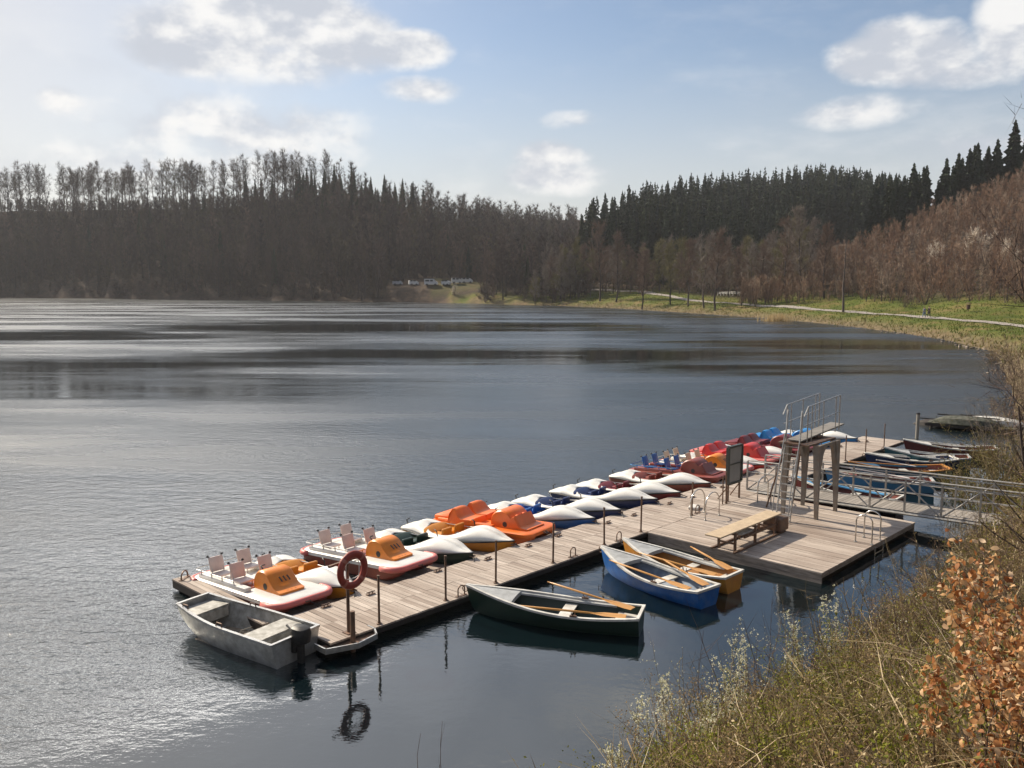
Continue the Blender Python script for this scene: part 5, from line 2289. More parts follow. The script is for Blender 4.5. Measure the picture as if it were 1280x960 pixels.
t = thing('mooring_pile', 'pale wooden pile with a dark cap standing in the water by the far rowing boats', 'pile', (20.55, 44.4, 0), 0)
q = MB()
q.tube([(0, 0, -1.5), (.02, 0, 1.25)], .085, 9)
q.build('shaft', mat('pale_pile', (.34, .31, .26), .8, col2=(.22, .2, .17), scale=4, stretch=(4, 4, .6)), t, smooth=40)
q = MB()
q.lathe([(.0, 1.25), (.1, 1.25), (.1, 1.31), (.0, 1.34)], (.02, 0, 0), 'Z', 9)
q.build('cap', M['black'], t)
# ------------------------------------------------------------------ small far things
def skin_body(name, joints, edges, m, parent, sub=1):
    me = bpy.data.meshes.new(name)
    me.from_pydata([j[0] for j in joints], edges, [])
    o = bpy.data.objects.new(name, me)
    COL.objects.link(o)
    o.parent = parent
    me.materials.append(m)
    sk = o.modifiers.new('skin', 'SKIN')
    sk.use_smooth_shade = True
    for i, j in enumerate(joints):
        me.skin_vertices[0].data[i].radius = (j[1], j[2] if len(j) > 2 else j[1])
    me.skin_vertices[0].data[0].use_root = True
    ss = o.modifiers.new('sub', 'SUBSURF')
    ss.levels = sub
    ss.render_levels = sub
    return o


def person(label, loc, rz, jacket, trousers, hair, step=.22, h=1.74):
    t = thing('person', label, 'person', loc, rz, 'walkers on the path')
    k = h / 1.74
    V_ = lambda *a: Vector(a) * k
    J = [(V_(0, 0, .95), .15, .12), (V_(0, 0, 1.15), .14, .11), (V_(0, 0, 1.38), .17, .12), (V_(.01, 0, 1.50), .06, .06), (V_(.03, 0, 1.58), .085, .09), (V_(.03, 0, 1.70), .075, .08),
         (V_(0, .10, .88), .085), (V_(step * .6, .10, .50), .062), (V_(step, .10, .07), .045), (V_(step + .14, .11, .04), .04),
         (V_(0, -.10, .88), .085), (V_(-step * .3, -.10, .50), .062), (V_(-step, -.10, .09), .045), (V_(-step + .13, -.11, .03), .04),
         (V_(0, .20, 1.40), .06), (V_(-.10, .26, 1.14), .045), (V_(.02, .26, .90), .035), (V_(.05, .26, .82), .035),
         (V_(0, -.20, 1.40), .06), (V_(.10, -.26, 1.14), .045), (V_(.20, -.25, .92), .035), (V_(.24, -.25, .85), .035)]
    E_ = [(0, 1), (1, 2), (2, 3), (3, 4), (4, 5), (0, 6), (6, 7), (7, 8), (8, 9), (0, 10), (10, 11), (11, 12), (12, 13), (2, 14), (14, 15), (15, 16), (16, 17), (2, 18), (18, 19), (19, 20), (20, 21)]
    skin_body('body', J, E_, M['skin'], t)
    # jacket and trousers follow the body a little wider
    jj = [0, 1, 2, 14, 15, 16, 18, 19, 20]
    mp = {a: i for i, a in enumerate(jj)}
    skin_body('jacket', [(J[a][0], J[a][1] + .022, J[a][-1] + .022) for a in jj], [(mp[a], mp[b]) for a, b in E_ if a in mp and b in mp], jacket, t)
    jj = [0, 6, 7, 8, 10, 11, 12]
    mp = {a: i for i, a in enumerate(jj)}
    skin_body('trousers', [(J[a][0], J[a][1] + .016, J[a][-1] + .016) for a in jj], [(mp[a], mp[b]) for a, b in E_ if a in mp and b in mp], trousers, t)
    q = MB()
    q.lathe([(.0, -.05), (.09, -.04), (.098, .03), (.07, .09), (0, .11)], V_(.005, 0, 1.68), 'Z', 10)
    q.build('hair', hair, t, smooth=True)
    q = MB()
    q.box(V_(.112, 0, 1.615), (.03, .022, .03))
    q.build('nose', M['skin'], t)
    return t


M['skin'] = mat('skin', (.5, .3, .22), .6)
M['denim'] = mat('pale_denim', (.16, .22, .34), .85, col2=(.12, .17, .28))
M['dark_cloth'] = mat('dark_cloth', (.03, .03, .035), .9)
M['greyblue_cloth'] = mat('grey_blue_cloth', (.2, .24, .3), .9)
M['hair_brown'] = mat('brown_hair', (.06, .035, .02), .7)
pdir = path_pts[7] - path_pts[6]
pa = math.atan2(pdir.y, pdir.x)
p1, p2 = hit(1155, 398), hit(1161, 398.4)
for p_ in (p1, p2):
    p_.z += .12
person('left walker on the path in a grey blue jacket and pale jeans', p1, pa + PI, M['greyblue_cloth'], M['denim'], M['hair_brown'])
person('right walker on the path in dark clothes', p2, pa + PI, M['dark_cloth'], M['dark_cloth'], M['hair_brown'], .18, 1.78)

bn = thing('litter_bin', 'dark litter bin on a post beside the path near the right edge', 'litter bin', hit(1210, 391), .3)
q = MB()
q.tube([(0, 0, -.2), (0, 0, .6)], .06, 6)
q.build('post', M['dark_metal'], bn)
q = MB()
q.lathe([(.0, .4), (.28, .42), (.34, 1.15), (.30, 1.15), (.28, .5), (0, .5)], (0, 0, 0), 'Z', 12)
q.build('bin', mat('brown_bin', (.09, .045, .03), .7), bn, smooth=40)
q = MB()
q.lathe([(.36, 1.32), (.37, 1.36), (.2, 1.46), (0, 1.48)], (0, 0, 0), 'Z', 12)
for a in range(3):
    q.tube([(.32 * math.cos(a * 2.1), .32 * math.sin(a * 2.1), 1.1), (.33 * math.cos(a * 2.1), .33 * math.sin(a * 2.1), 1.34)], .02, 4)
q.build('lid', M['dark_metal'], bn, smooth=40)

# white rail by the path
a_, b_ = hit(897, 369.5), hit(932, 369.5)
d_ = b_ - a_
rl = thing('guard_rail', 'white painted guard rail at the dark mouth of the side valley', 'railing', a_, math.atan2(d_.y, d_.x))
q = MB()
nb_ = 9
hs = [gz(*(a_.lerp(b_, i / nb_)).xy) - a_.z for i in range(nb_ + 1)]
Lr = d_.xy.length
for i in range(nb_ + 1):
    q.box((Lr * i / nb_, 0, hs[i] + .45), (.14, .14, 1.1))
q.build('post', M['white_paint'], rl)
q = MB()
for z in (.55, .92):
    q.tube([(Lr * i / nb_, .09, hs[i] + z) for i in range(nb_ + 1)], .09, 5)
q.build('rail', M['white_paint'], rl)


# parked camper vans across the lake
def camper(label, px_, py_, rz, body_m, L=5.2, Hh=2.6):
    p_ = hit(px_, py_)
    t = thing('camper_van', label, 'camper van', p_, rz, 'vehicles parked across the lake')
    q = MB()
    W = 2.0
    prof = [(-L / 2, .35), (-L / 2, Hh - .1), (-L / 2 + .15, Hh), (L / 2 - 1.5, Hh), (L / 2 - .95, 1.75), (L / 2 - .1, 1.15), (L / 2, .9), (L / 2, .35)]
    q.prism([(x, -W / 2, z) for x, z in prof], (0, W, 0))
    q.build('body', body_m, t)
    q = MB()
    for sg in (-1, 1):
        for x0, x1 in ((-L / 2 + .4, -.6), (-.3, .7)):
            q.box(((x0 + x1) / 2, sg * (W / 2 + .004), 1.75), (x1 - x0, .02, .6))
    q.add([(L / 2 - 1.44, -.85, Hh - .06), (L / 2 - 1.44, .85, Hh - .06), (L / 2 - .92, .85, 1.80), (L / 2 - .92, -.85, 1.80)], [(0, 1, 2, 3)])
    w_ = q.build('window', M['black'], t)
    for x in (-L / 2 + .95, L / 2 - .9):
        for sg in (-1, 1):
            q = MB()
            q.lathe([(0, sg * .82), (.34, sg * .82), (.34, sg * 1.02), (.2, sg * 1.03), (0, sg * 1.03)], (x, 0, .34), 'Y', 12)
            q.build('wheel', M['black'], t)
    return t


M['van_white'] = mat('van_white', (.5, .5, .5), .4)
M['van_grey'] = mat('van_grey', (.3, .31, .33), .4)
camper('greyish van, leftmost of the vehicles parked across the lake', 497, 357, .1, M['van_grey'], 3.9, 1.6)
camper('white van between the leftmost grey one and the tall white camper', 517, 357, .3, M['van_white'], 3.6, 1.8)
camper('tall white camper in the middle of the parked vehicles across the lake', 539, 357, .0, M['van_white'], 4.9, 2.4)
camper('small white van half hidden by twigs across the lake', 558, 357, -.3, M['van_white'], 3.3, 1.6)
camper('white camper above the bright patch of grass across the lake', 571, 355, .1, M['van_white'], 4.0, 2.1)
camper('white van, rightmost of the vehicles across the lake', 584, 354, .0, M['van_white'], 4.2, 1.9)

# ------------------------------------------------------------------ foreground bank vegetation
NEAR_TONES = [(.06, .05, .022), (.16, .115, .055), (.28, .205, .105), (.40, .31, .17), (.52, .43, .27)]
M['dry_stem'] = ramp_mat('dry_stems', NEAR_TONES, 'tone', .85, .1, .25)
M['olive_leaf'] = ramp_mat('olive_leaves', [(.055, .065, .012), (.11, .12, .02), (.20, .20, .03), (.28, .25, .05), (.28, .2, .08)], 'tone', .7, .2, .35)
M['blossom'] = ramp_mat('blossoms', [(.46, .46, .24), (.66, .64, .46), (.80, .78, .66)], 'tone', .7, .2, .35)
M['beech_leaf'] = ramp_mat('dry_beech_leaves', [(.22, .075, .022), (.44, .19, .065), (.57, .34, .15), (.70, .52, .34)], 'tone', .6, .3, .35)
M['rust_leaf'] = ramp_mat('rust_leaves', [(.24, .06, .02), (.36, .1, .03), (.42, .15, .05)], 'tone', .7, .2, .3)
M['dark_stem'] = ramp_mat('dark_stems', [(.05, .035, .028), (.1, .07, .055), (.17, .125, .1)], 'tone', .8, .15)
M['fresh_leaf'] = ramp_mat('fresh_leaves', [(.14, .16, .015), (.22, .24, .025), (.3, .3, .04)], 'tone', .6, .2, .4)


def near_points(n, test, seed, x0=-4, x1=24, y0=2, y1=40):
    rng = np.random.default_rng(seed)
    P = rng.uniform((x0, y0), (x1, y1), (n, 2))
    d = shore_dist(P)
    z = ground(P, d)
    yy = np.maximum(P[:, 1], .5)
    # picture position, used only to leave out what the frame cannot see
    cp, sp = math.cos(PITCH), math.sin(PITCH)
    zz = P[:, 1] * cp - (z - EYE) * sp
    px = 640 + FPX * P[:, 0] / np.maximum(zz, .3)
    py = 480 - FPX * ((z - EYE) * cp + P[:, 1] * sp) / np.maximum(zz, .3)
    k = test(P[:, 0], P[:, 1], z, d, px, py)
    return np.column_stack([P, z])[k], d[k], px[k], py[k], rng


def ribbons(rng, B, D, w, L, bend):
    """bent grass-like blades: 3 tris each"""
    n = len(B)
    D = D / np.linalg.norm(D, axis=1)[:, None]
    r_ = rng.normal(size=(n, 3))
    s = np.cross(D, r_)
    s /= np.linalg.norm(s, axis=1)[:, None]
    w = np.broadcast_to(w, (n,))[:, None]
    L = np.broadcast_to(L, (n,))[:, None]
    side = rng.normal(size=(n, 3)) * bend
    side[:, 2] = -np.abs(side[:, 2]) * .6
    M_ = B + D * L * .55 + side * L * .22
    T_ = B + D * L + side * L
    V = np.stack([B - s * w / 2, B + s * w / 2, M_ - s * w * .4, M_ + s * w * .4, T_], 1).reshape(-1, 3)
    o = np.arange(n)[:, None] * 5
    F = np.concatenate([o + np.array([0, 1, 3]), o + np.array([0, 3, 2]), o + np.array([2, 3, 4])], 0)
    return V, F, np.tile(np.arange(n), 3)


def leaves(rng, P, size, elong=1.8, fold=.25):
    """small bent leaves: two tris folded along the midrib, random orientation"""
    n = len(P)
    a = rng.normal(size=(n, 3))
    a /= np.linalg.norm(a, axis=1)[:, None]
    b = np.cross(a, rng.normal(size=(n, 3)))
    b /= np.linalg.norm(b, axis=1)[:, None]
    c = np.cross(a, b)
    s = np.broadcast_to(size, (n,))[:, None]
    root = P
    tip = P + a * s * elong
    l_ = P + a * s * elong * .45 + b * s * .5 + c * s * fold
    r_ = P + a * s * elong * .45 - b * s * .5 + c * s * fold
    V = np.stack([root, l_, tip, r_], 1).reshape(-1, 3)
    o = np.arange(n)[:, None] * 4
    F = np.concatenate([o + np.array([0, 2, 1]), o + np.array([0, 3, 2])], 0)
    return V, F, np.tile(np.arange(n), 2)


def undergrowth():
    def vis(x, y, z, d, px, py):
        return (d > .05) & (px > 560) & (px < 1420) & (py > 560) & (py < 1250) & (y > 2.4)
    # matted dry stems
    B, d, px, py, rng = near_points(150000, vis, 31)
    clump = np.sin(B[:, 0] * 2.3 + 1.7 * np.sin(B[:, 1] * 1.7)) * np.sin(B[:, 1] * 2.6 + 1.2 * np.sin(B[:, 0] * 1.1)) + .6 * np.sin(B[:, 0] * 6.1 + 2 * np.sin(B[:, 1] * 4)) * np.sin(B[:, 1] * 5.3)
    kk = rng.random(len(B)) < np.clip(.42 + .55 * clump, .05, 1)
    B, d = B[kk], d[kk]
    n = len(B)
    dist = np.hypot(B[:, 0], B[:, 1])
    D = np.column_stack([rng.normal(size=(n, 2)) * .8, np.abs(rng.normal(size=n)) * .8 + .35])
    L = rng.uniform(.2, 1.0, n) * np.where(d < 1, .75, 1)
    patch = .5 + .5 * np.sin(B[:, 0] * 1.9 + np.sin(B[:, 1] * 1.3) * 2) * np.sin(B[:, 1] * 1.6 + 1)
    tone = np.clip(rng.beta(1.6, 1.7, n) * .85 + (patch - .5) * .4, 0, 1)
    V, F, idx = ribbons(rng, B, D, (.006 + .0007 * dist) * rng.uniform(.6, 1.4, n), L, .35)
    me = arr_mesh('dry_undergrowth', V, F, None, tone[idx], [M['dry_stem']])
    tag(link('dry_undergrowth', me), 'matted dry stems and grass covering the near bank', None, None, 'stuff')
    # olive moss-like leaf cover and low bramble
    B, d, px, py, rng = near_points(140000, vis, 32)
    patch = np.sin(B[:, 0] * 1.1 + 2 * np.sin(B[:, 1] * .8)) * np.sin(B[:, 1] * 1.2 + .5) + .5 * np.sin(B[:, 0] * 2.7) * np.sin(B[:, 1] * 2.2)
    k = rng.random(len(B)) < np.clip(.36 + .55 * patch, .04, 1)
    B, dd = B[k], d[k]
    n = len(B)
    dist = np.hypot(B[:, 0], B[:, 1])
    B[:, 2] += np.abs(rng.normal(size=n)) * .30 + .04
    V, F, idx = leaves(rng, B, (.011 + .0013 * dist) * rng.uniform(.6, 1.5, n))
    me = arr_mesh('ground_cover', V, F, None, np.clip(rng.beta(2, 2, n), 0, 1)[idx], [M['olive_leaf']])
    tag(link('ground_cover', me), 'low olive green leaf cover between the dry stems on the near bank', None, None, 'stuff')


undergrowth()


def dead_stems():
    B, d, px, py, rng = near_points(17000, lambda x, y, z, d, px, py: (d > .2) & (px > 760) & (px < 1330) & (py > 620) & (py < 1150) & (y > 3.5), 35)
    n = len(B)
    dist = np.hypot(B[:, 0], B[:, 1])
    B[:, 2] += rng.uniform(0, .45, n)
    D = np.column_stack([rng.normal(size=(n, 2)) * .75, np.abs(rng.normal(size=n)) * .6 + .35])
    V, F, idx = ribbons(rng, B, D, (.005 + .0008 * dist) * rng.uniform(.5, 1.3, n), rng.uniform(.35, 1.0, n), .5)
    me = arr_mesh('dead_stems', V, F, None, rng.beta(1.3, 1.3, n)[idx], [ramp_mat('pale_dead_stems', [(.07, .05, .035), (.24, .17, .10), (.46, .36, .22), (.62, .52, .36)], 'tone', .8, .1, .15)])
    tag(link('dead_stems', me), 'pale arching dead stems lying through the bushes of the near bank', None, None, 'stuff')


dead_stems()


def wand(rng, p0, d0, L, n=7, curl=.18):
    pts = [np.zeros(3) + p0]
    d = d0 / np.linalg.norm(d0)
    for i in range(n):
        d = d + rng.normal(size=3) * curl
        d[2] += .05
        d /= np.linalg.norm(d)
        pts.append(pts[-1] + d * L / n)
    return np.array(pts)


def shrub(name, label, cat, loc, h, seed, stem_m, leaf_m=None, nst=9, spread=.35, leaf_n=500, leaf_s=.03, leaf_from=.35, hug=.06, twigs=8, r0=.012, group=None, elong=1.6, curl=.16, leafpart='leaves', fold=.25, lean=(0, 0)):
    """a shrub of many thin curved stems with side twigs; leaves or blossoms hug the stems"""
    rng = np.random.default_rng(seed)
    T = TA()
    anchors = []
    for s in range(nst):
        d0 = np.array([rng.normal() * spread + lean[0], rng.normal() * spread + lean[1], 1.0])
        L = h * rng.uniform(.55, 1.1)
        pts = wand(rng, np.array([rng.normal() * .12 * h, rng.normal() * .12 * h, -.15]), d0, L, 7, curl)
        r_ = r0 * rng.uniform(.7, 1.2)
        T.add(*tube_tri(pts, r_ * np.linspace(1, .22, len(pts)), 4))
        for t_ in np.linspace(leaf_from, 1, 14):
            anchors.append([np.interp(t_, np.linspace(0, 1, len(pts)), pts[:, k]) for k in range(3)])
        for k in range(twigs):
            t_ = rng.uniform(.3, .95)
            b = np.array([np.interp(t_, np.linspace(0, 1, len(pts)), pts[:, q]) for q in range(3)])
            dd = (pts[-1] - pts[0]) / L * .6 + rng.normal(size=3) * .55
            tl = L * rng.uniform(.10, .30) * (1.2 - t_ * .5)
            tp = wand(rng, b, dd, tl, 3, curl)
            T.add(*tube_tri(tp, r_ * .42 * np.array([1, .75, .5, .2]), 3))
            for q in (.3, .6, .95):
                anchors.append([np.interp(q, np.linspace(0, 1, 4), tp[:, z_]) for z_ in range(3)])
    t = thing(name, label, cat, loc, 0, group)
    V, F = T.out()
    link('stems', arr_mesh('stems', V, F, None, np.repeat(rng.random(len(F) // 2 + 1), 2)[:len(F)], [stem_m]), t)
    if leaf_m is not None:
        A = np.array(anchors)
        P = A[rng.integers(0, len(A), leaf_n)] + rng.normal(size=(leaf_n, 3)) * hug
        P[:, 2] = np.maximum(P[:, 2], .02)
        V, F, idx = leaves(rng, P, leaf_s * rng.uniform(.6, 1.35, leaf_n), elong, fold)
        link(leafpart, arr_mesh(leafpart, V, F, None, rng.random(leaf_n)[idx], [leaf_m]), t)
    return t


def gp(px_, py_):
    """ground below a sight line"""
    return hit(px_, py_)


# flowering blackthorn-like wands at the water edge
for i, (x, y, hp, lab) in enumerate([(770, 985, 75, 'flowering shrub with pale wands at the very left end of the near bank'),
                                     (818, 955, 110, 'flowering shrub with white wands left of the centre of the near bank'),
                                     (852, 940, 120, 'densely flowering pale shrub on the near bank below the green rowing boat'),
                                     (935, 890, 110, 'two tall white flowering wands below the blue rowing boat'),
                                     (905, 915, 95, 'low flowering shrub between the taller white wands'),
                                     (1022, 862, 125, 'tall flowering stem before the corner of the swimming platform'),
                                     (985, 872, 80, 'slender flowering wand left of the platform corner'),
                                     (880, 950, 70, 'pale flowering twigs low over the yellow green leaves')]):
    p = gp(x, y)
    hh = hp / FPX * Vector((p.x, p.y)).length * 1.12
    shrub('flowering_shrub', lab, 'shrub', p, hh, 600 + i, M['dark_stem'], M['blossom'], 6 if i != 2 else 10, .16 if i not in (2, 4) else .4, 1000 if i != 2 else 1800, .027, .22, .014, 5, .009, None, 1.1, .06, 'blossoms')
# bright yellow green low shrub at the bottom
for i, (x, y, hp, lab) in enumerate([(835, 975, 50, 'low bright yellow green shrub at the bottom of the photo'), (890, 968, 40, 'small yellow green leaf clump at the bottom right of the flowering shrub')]):
    p = gp(x, y)
    shrub('leafy_shrub', lab, 'shrub', p, .75, 620 + i, M['dark_stem'], M['fresh_leaf'], 14, .5, 1500, .024, .2, .07, 7, .007)
# bare twiggy shrubs
BT = [(1010, 868, 120, 'bare twiggy shrub below the corner of the swimming platform'),
      (1080, 835, 115, 'bare brown shrub right of the platform corner with a forked top'),
      (1110, 815, 135, 'tall forked grey twig reaching over the dark water'),
      (950, 905, 90, 'thin bare stems over the water left of the platform corner'),
      (1060, 900, 120, 'tangle of brown stems in the middle of the near bank'),
      (980, 935, 110, 'tangle of greenish brown stems low on the near bank'),
      (1140, 870, 140, 'bare bush beside the dry beech leaves'),
      (1165, 790, 120, 'bare bush at the water below the bridge'),
      (1215, 745, 110, 'brown bush below the bridge at the right edge'),
      (1255, 720, 100, 'dense brown bush at the right edge under the bridge end'),
      (1120, 930, 150, 'dry bramble tangle left of the beech leaves'),
      (1040, 950, 120, 'low brown bramble at the bottom of the photo'),
      (920, 960, 80, 'thin dry stems at the bottom between green leaves')]
for i, (x, y, hp, lab) in enumerate(BT):
    p = gp(x, y)
    hh = hp / FPX * Vector((p.x, p.y)).length * 1.1
    shrub('bare_shrub', lab, 'shrub', p, hh, 640 + i, M['dry_stem'] if i % 3 else M['dark_stem'], M['olive_leaf'] if i in (4, 5, 6, 10, 11, 12) else None,
          12 if i not in (2, 3) else 4, .42 if i not in (2, 3) else .25, 420, .02, .2, .06, 11, .010 if i not in (2,) else .014)
# arching bramble tangles
rngb = np.random.default_rng(55)
for i in range(20):
    for _ in range(40):
        x, y = rngb.uniform(860, 1275), rngb.uniform(780, 1020)
        if y > 985 - (x - 760) * .62 + 10:
            break
    p = gp(x, min(y, 1010))
    shrub('bramble', 'arching leafless bramble stems tangled with straw on the near bank', 'bramble', p, rngb.uniform(.7, 1.5), 800 + i, M['dry_stem'], M['olive_leaf'] if i % 2 else M['fresh_leaf'] if i % 5 == 0 else M['dry_stem'],
          11, .75, 260, .022, .2, .07, 9, .007, 'bramble tangles on the near bank', 1.8, .30)
# tall thin stems standing out over the water
for i in range(16):
    p = gp(850 + i * 22 + rngb.uniform(-8, 8), 948 - i * 10.5 + rngb.uniform(0, 30))
    shrub('twiggy_shrub', 'tall thin leafless shrub standing above the bushes on the near bank', 'shrub', p, rngb.uniform(1.5, 2.5), 900 + i, M['dark_stem'] if i % 2 else M['dry_stem'], M['blossom'] if i % 3 == 0 else None, 4, .22, 160, .018, .45, .012, 5, .008, 'tall bare stems on the near bank', 1.1, .10, 'buds')
# dense budding bushes along the water's edge
B, d, px, py, rngh = near_points(60000, lambda x, y, z, d, px, py: (d > .1) & ((d < 3.2) | (RNG.random(len(x)) < .35)) & (px > 800) & (px < 1290) & (py > 640) & (py < 1080) & (y > 4.5), 91)
o_ = rngh.permutation(len(B))
got = []
for k in o_:
    if all((B[k, 0] - B[q, 0]) ** 2 + (B[k, 1] - B[q, 1]) ** 2 > .5 for q in got):
        got.append(k)
    if len(got) >= 105:
        break
KIND = [('olive_leaf', 'olive budding bush on the near bank'), ('straw_leaf', 'straw coloured dry bush on the near bank'), ('fresh_leaf', 'yellow green budding bush on the near bank')]
M['straw_leaf'] = ramp_mat('dry_leaf_litter', [(.14, .09, .045), (.28, .19, .10), (.42, .31, .17)], 'tone', .8, .1, .3)
for i, k in enumerate(got):
    kd = KIND[(0, 1, 2, 1, 2, 1, 0)[i % 7]]
    hh = rngh.uniform(.7, 1.6) * (1 if d[k] < 3.2 else .62) * (.6 if px[k] < 850 else 1.0) * (.85 if px[k] > 1120 else 1)
    shrub('budding_bush', kd[1], 'bush', B[k], hh, 840 + i, M['dry_stem'] if i % 3 else M['dark_stem'], M[kd[0]], 15, .42, 950 if kd[0] != 'fresh_leaf' else 700, .019, .15, .05, 10, .008, 'budding bushes covering the near bank', 1.7, .15)
# brown bushes filling the bank under the bridge
for i, (x, y, hp) in enumerate([(1190, 820, 130), (1235, 800, 140), (1275, 790, 150), (1200, 770, 110), (1245, 765, 110), (1285, 745, 110), (1150, 830, 110)]):
    p = gp(x, y)
    hh = hp / FPX * Vector((p.x, p.y)).length
    shrub('bare_shrub', 'dense reddish brown bush on the bank between the beech leaves and the bridge', 'shrub', p, hh, 660 + i, M['tw_brown'], M['dry_stem'], 16, .5, 500, .016, .2, .08, 14, .009, 'brown bushes under the bridge', 2.4)
# dry beech saplings with copper leaves close by
def curled_leaves(rng, P, size):
    """broad curled leaves: 4 tris"""
    n = len(P)
    a = rng.normal(size=(n, 3)) + np.array([0, 0, -.5])
    a /= np.linalg.norm(a, axis=1)[:, None]
    b = np.cross(a, rng.normal(size=(n, 3)))
    b /= np.linalg.norm(b, axis=1)[:, None]
    c = np.cross(a, b)
    s = np.broadcast_to(size, (n,))[:, None]
    q = rng.uniform(.1, .5, (n, 1))
    V = np.stack([P, P + a * s * .5 + b * s * .42 + c * s * q, P + a * s * 1.1 + b * s * .38 + c * s * q * 1.2, P + a * s * 1.65 + c * s * q * .5,
                  P + a * s * 1.1 - b * s * .38 + c * s * q * 1.1, P + a * s * .5 - b * s * .42 + c * s * q], 1).reshape(-1, 3)
    o = np.arange(n)[:, None] * 6
    F = np.concatenate([o + np.array([0, 5, 1]), o + np.array([1, 5, 4]), o + np.array([1, 4, 2]), o + np.array([2, 4, 3])], 0)
    return V, F, np.tile(np.arange(n), 4)


for i, (x, y, lab, sc, nl) in enumerate([(3.65, 6.1, 'young beech with big dry copper leaves at the right edge', 1.0, 1500),
                                         (4.2, 6.7, 'taller young beech with dry leaves cut by the right edge of the photo', 1.15, 1200),
                                         (3.3, 5.6, 'small dry leaved beech twig low before the larger ones', .6, 330)]):
    z = gz(x, y)
    shrub('beech_sapling', lab, 'beech', (x, y, z), 1.38 * sc, 680 + i, M['dark_stem'], M['beech_leaf'], 9, .20, nl, .042, .30, .035, 12, .009, None, 1.5, .10, 'leaves', .3)
    t = bpy.data.objects[[o.name for o in bpy.data.objects if o.name.startswith('beech_sapling')][-1]]
    lv = [c for c in t.children if c.name.startswith('leaves')][0]
    rng = np.random.default_rng(900 + i)
    me0 = lv.data
    co_ = np.empty(len(me0.vertices) * 3, np.float32)
    me0.vertices.foreach_get('co', co_)
    V, F, idx = curled_leaves(rng, co_.reshape(-1, 4, 3)[:, 0], .036 * rng.uniform(.55, 1.35, nl))
    lv.data = arr_mesh('leaves', V, F, None, rng.random(nl)[idx], [M['beech_leaf']])
    bpy.data.meshes.remove(me0)
# rust coloured dry fern-like clump
p = gp(1225, 948)
shrub('rust_shrub', 'rust orange dry leaves at the bottom right corner', 'shrub', (2.9, 5.15, gz(2.9, 5.15)), .55, 690, M['dark_stem'], M['rust_leaf'], 12, .5, 900, .022, .2, .05, 8, .006, None, 1.8)
# shrubs and grass clumps at the right shore beyond the bridge
for i, (x, y, hp, lab) in enumerate([(1225, 640, 75, 'olive willow bush beyond the bridge by the sterns of the rowing boats'),
                                     (1262, 640, 110, 'larger olive willow bush beyond the bridge at the right edge'),
                                     (1200, 622, 40, 'low olive bush next to the last rowing boats'),
                                     (1270, 588, 95, 'grey twiggy bush above the old landing stage'),
                                     (1246, 598, 60, 'yellowish grass like bush behind the maroon rowing boat'),
                                     (1285, 620, 130, 'tall olive bush cut by the right edge')]):
    p = gp(x, y)
    hh = hp / FPX * Vector((p.x, p.y)).length
    shrub('willow_shrub', lab, 'shrub', p, hh, 700 + i, M['dry_stem'] if i != 3 else M['tw_grey'], M['willow'] if i != 3 else None, 26, .4, 1300, .03, .2, .12, 14, .016, None, 2.2)
for i, (x, y, hp, lab) in enumerate([(1258, 474, 40, 'grey brown brush at the water where the bank nears the right edge'),
                                     (1272, 500, 60, 'bare brown brush above the old landing stage at the right edge'),
                                     (1285, 470, 75, 'taller bare brush cut by the right edge below the path'),
                                     (1262, 536, 55, 'twiggy brush right behind the old landing stage'),
                                     (1244, 452, 22, 'low straw coloured brush on the bend of the right shore')]):
    p = gp(x, y)
    hh = hp / FPX * Vector((p.x, p.y)).length
    shrub('bare_shrub', lab, 'shrub', p, hh, 760 + i, M['tw_brown'] if i != 4 else M['dry_stem'], M['tw_grey'] if i in (0, 2) else M['dry_stem'], 24, .5, 700, .03, .2, .2, 16, .02, None, 3.0)
# bare saplings whose branches reach in from the right
for i, (x, y, hh, lab) in enumerate([(11.75, 19.3, 5.6, 'bare bush whose thin branches reach in from the right edge above the path'),
                                     (9.75, 15.4, 8.9, 'bare tree outside the right edge with a few twigs against the sky')]):
    z = gz(x, y)
    p = bare_tree(720 + i, hh, .075, .10 if i == 0 else .3, .36 if i == 0 else .30, 20, 6, 900, .010, .55, up=.6, sides=6, stems=3 if i == 0 else 1)
    tree_thing(p, 'bare_tree', lab, 'tree', [M['bark_obj'], M['tw_brown'] if i == 0 else M['twig_obj']], (x, y, z))
# lone twig in front of the water
p = gp(530, 1010)
sx_, sy_ = 533, 965
base = at(541, 985, 1.2)
shrub('bare_twig', 'thin dark forked twig sticking up before the water at the bottom', 'twig', (base.x, base.y, gz(base.x, base.y)), 2.2, 735, M['dark_stem'], None, 3, .22, 0, .02, .3, .02, 3, .011, None, 1.6, .10)

# ------------------------------------------------------------------ sky, sun, air
SUN_AZ, SUN_EL = -49.0, 36.0


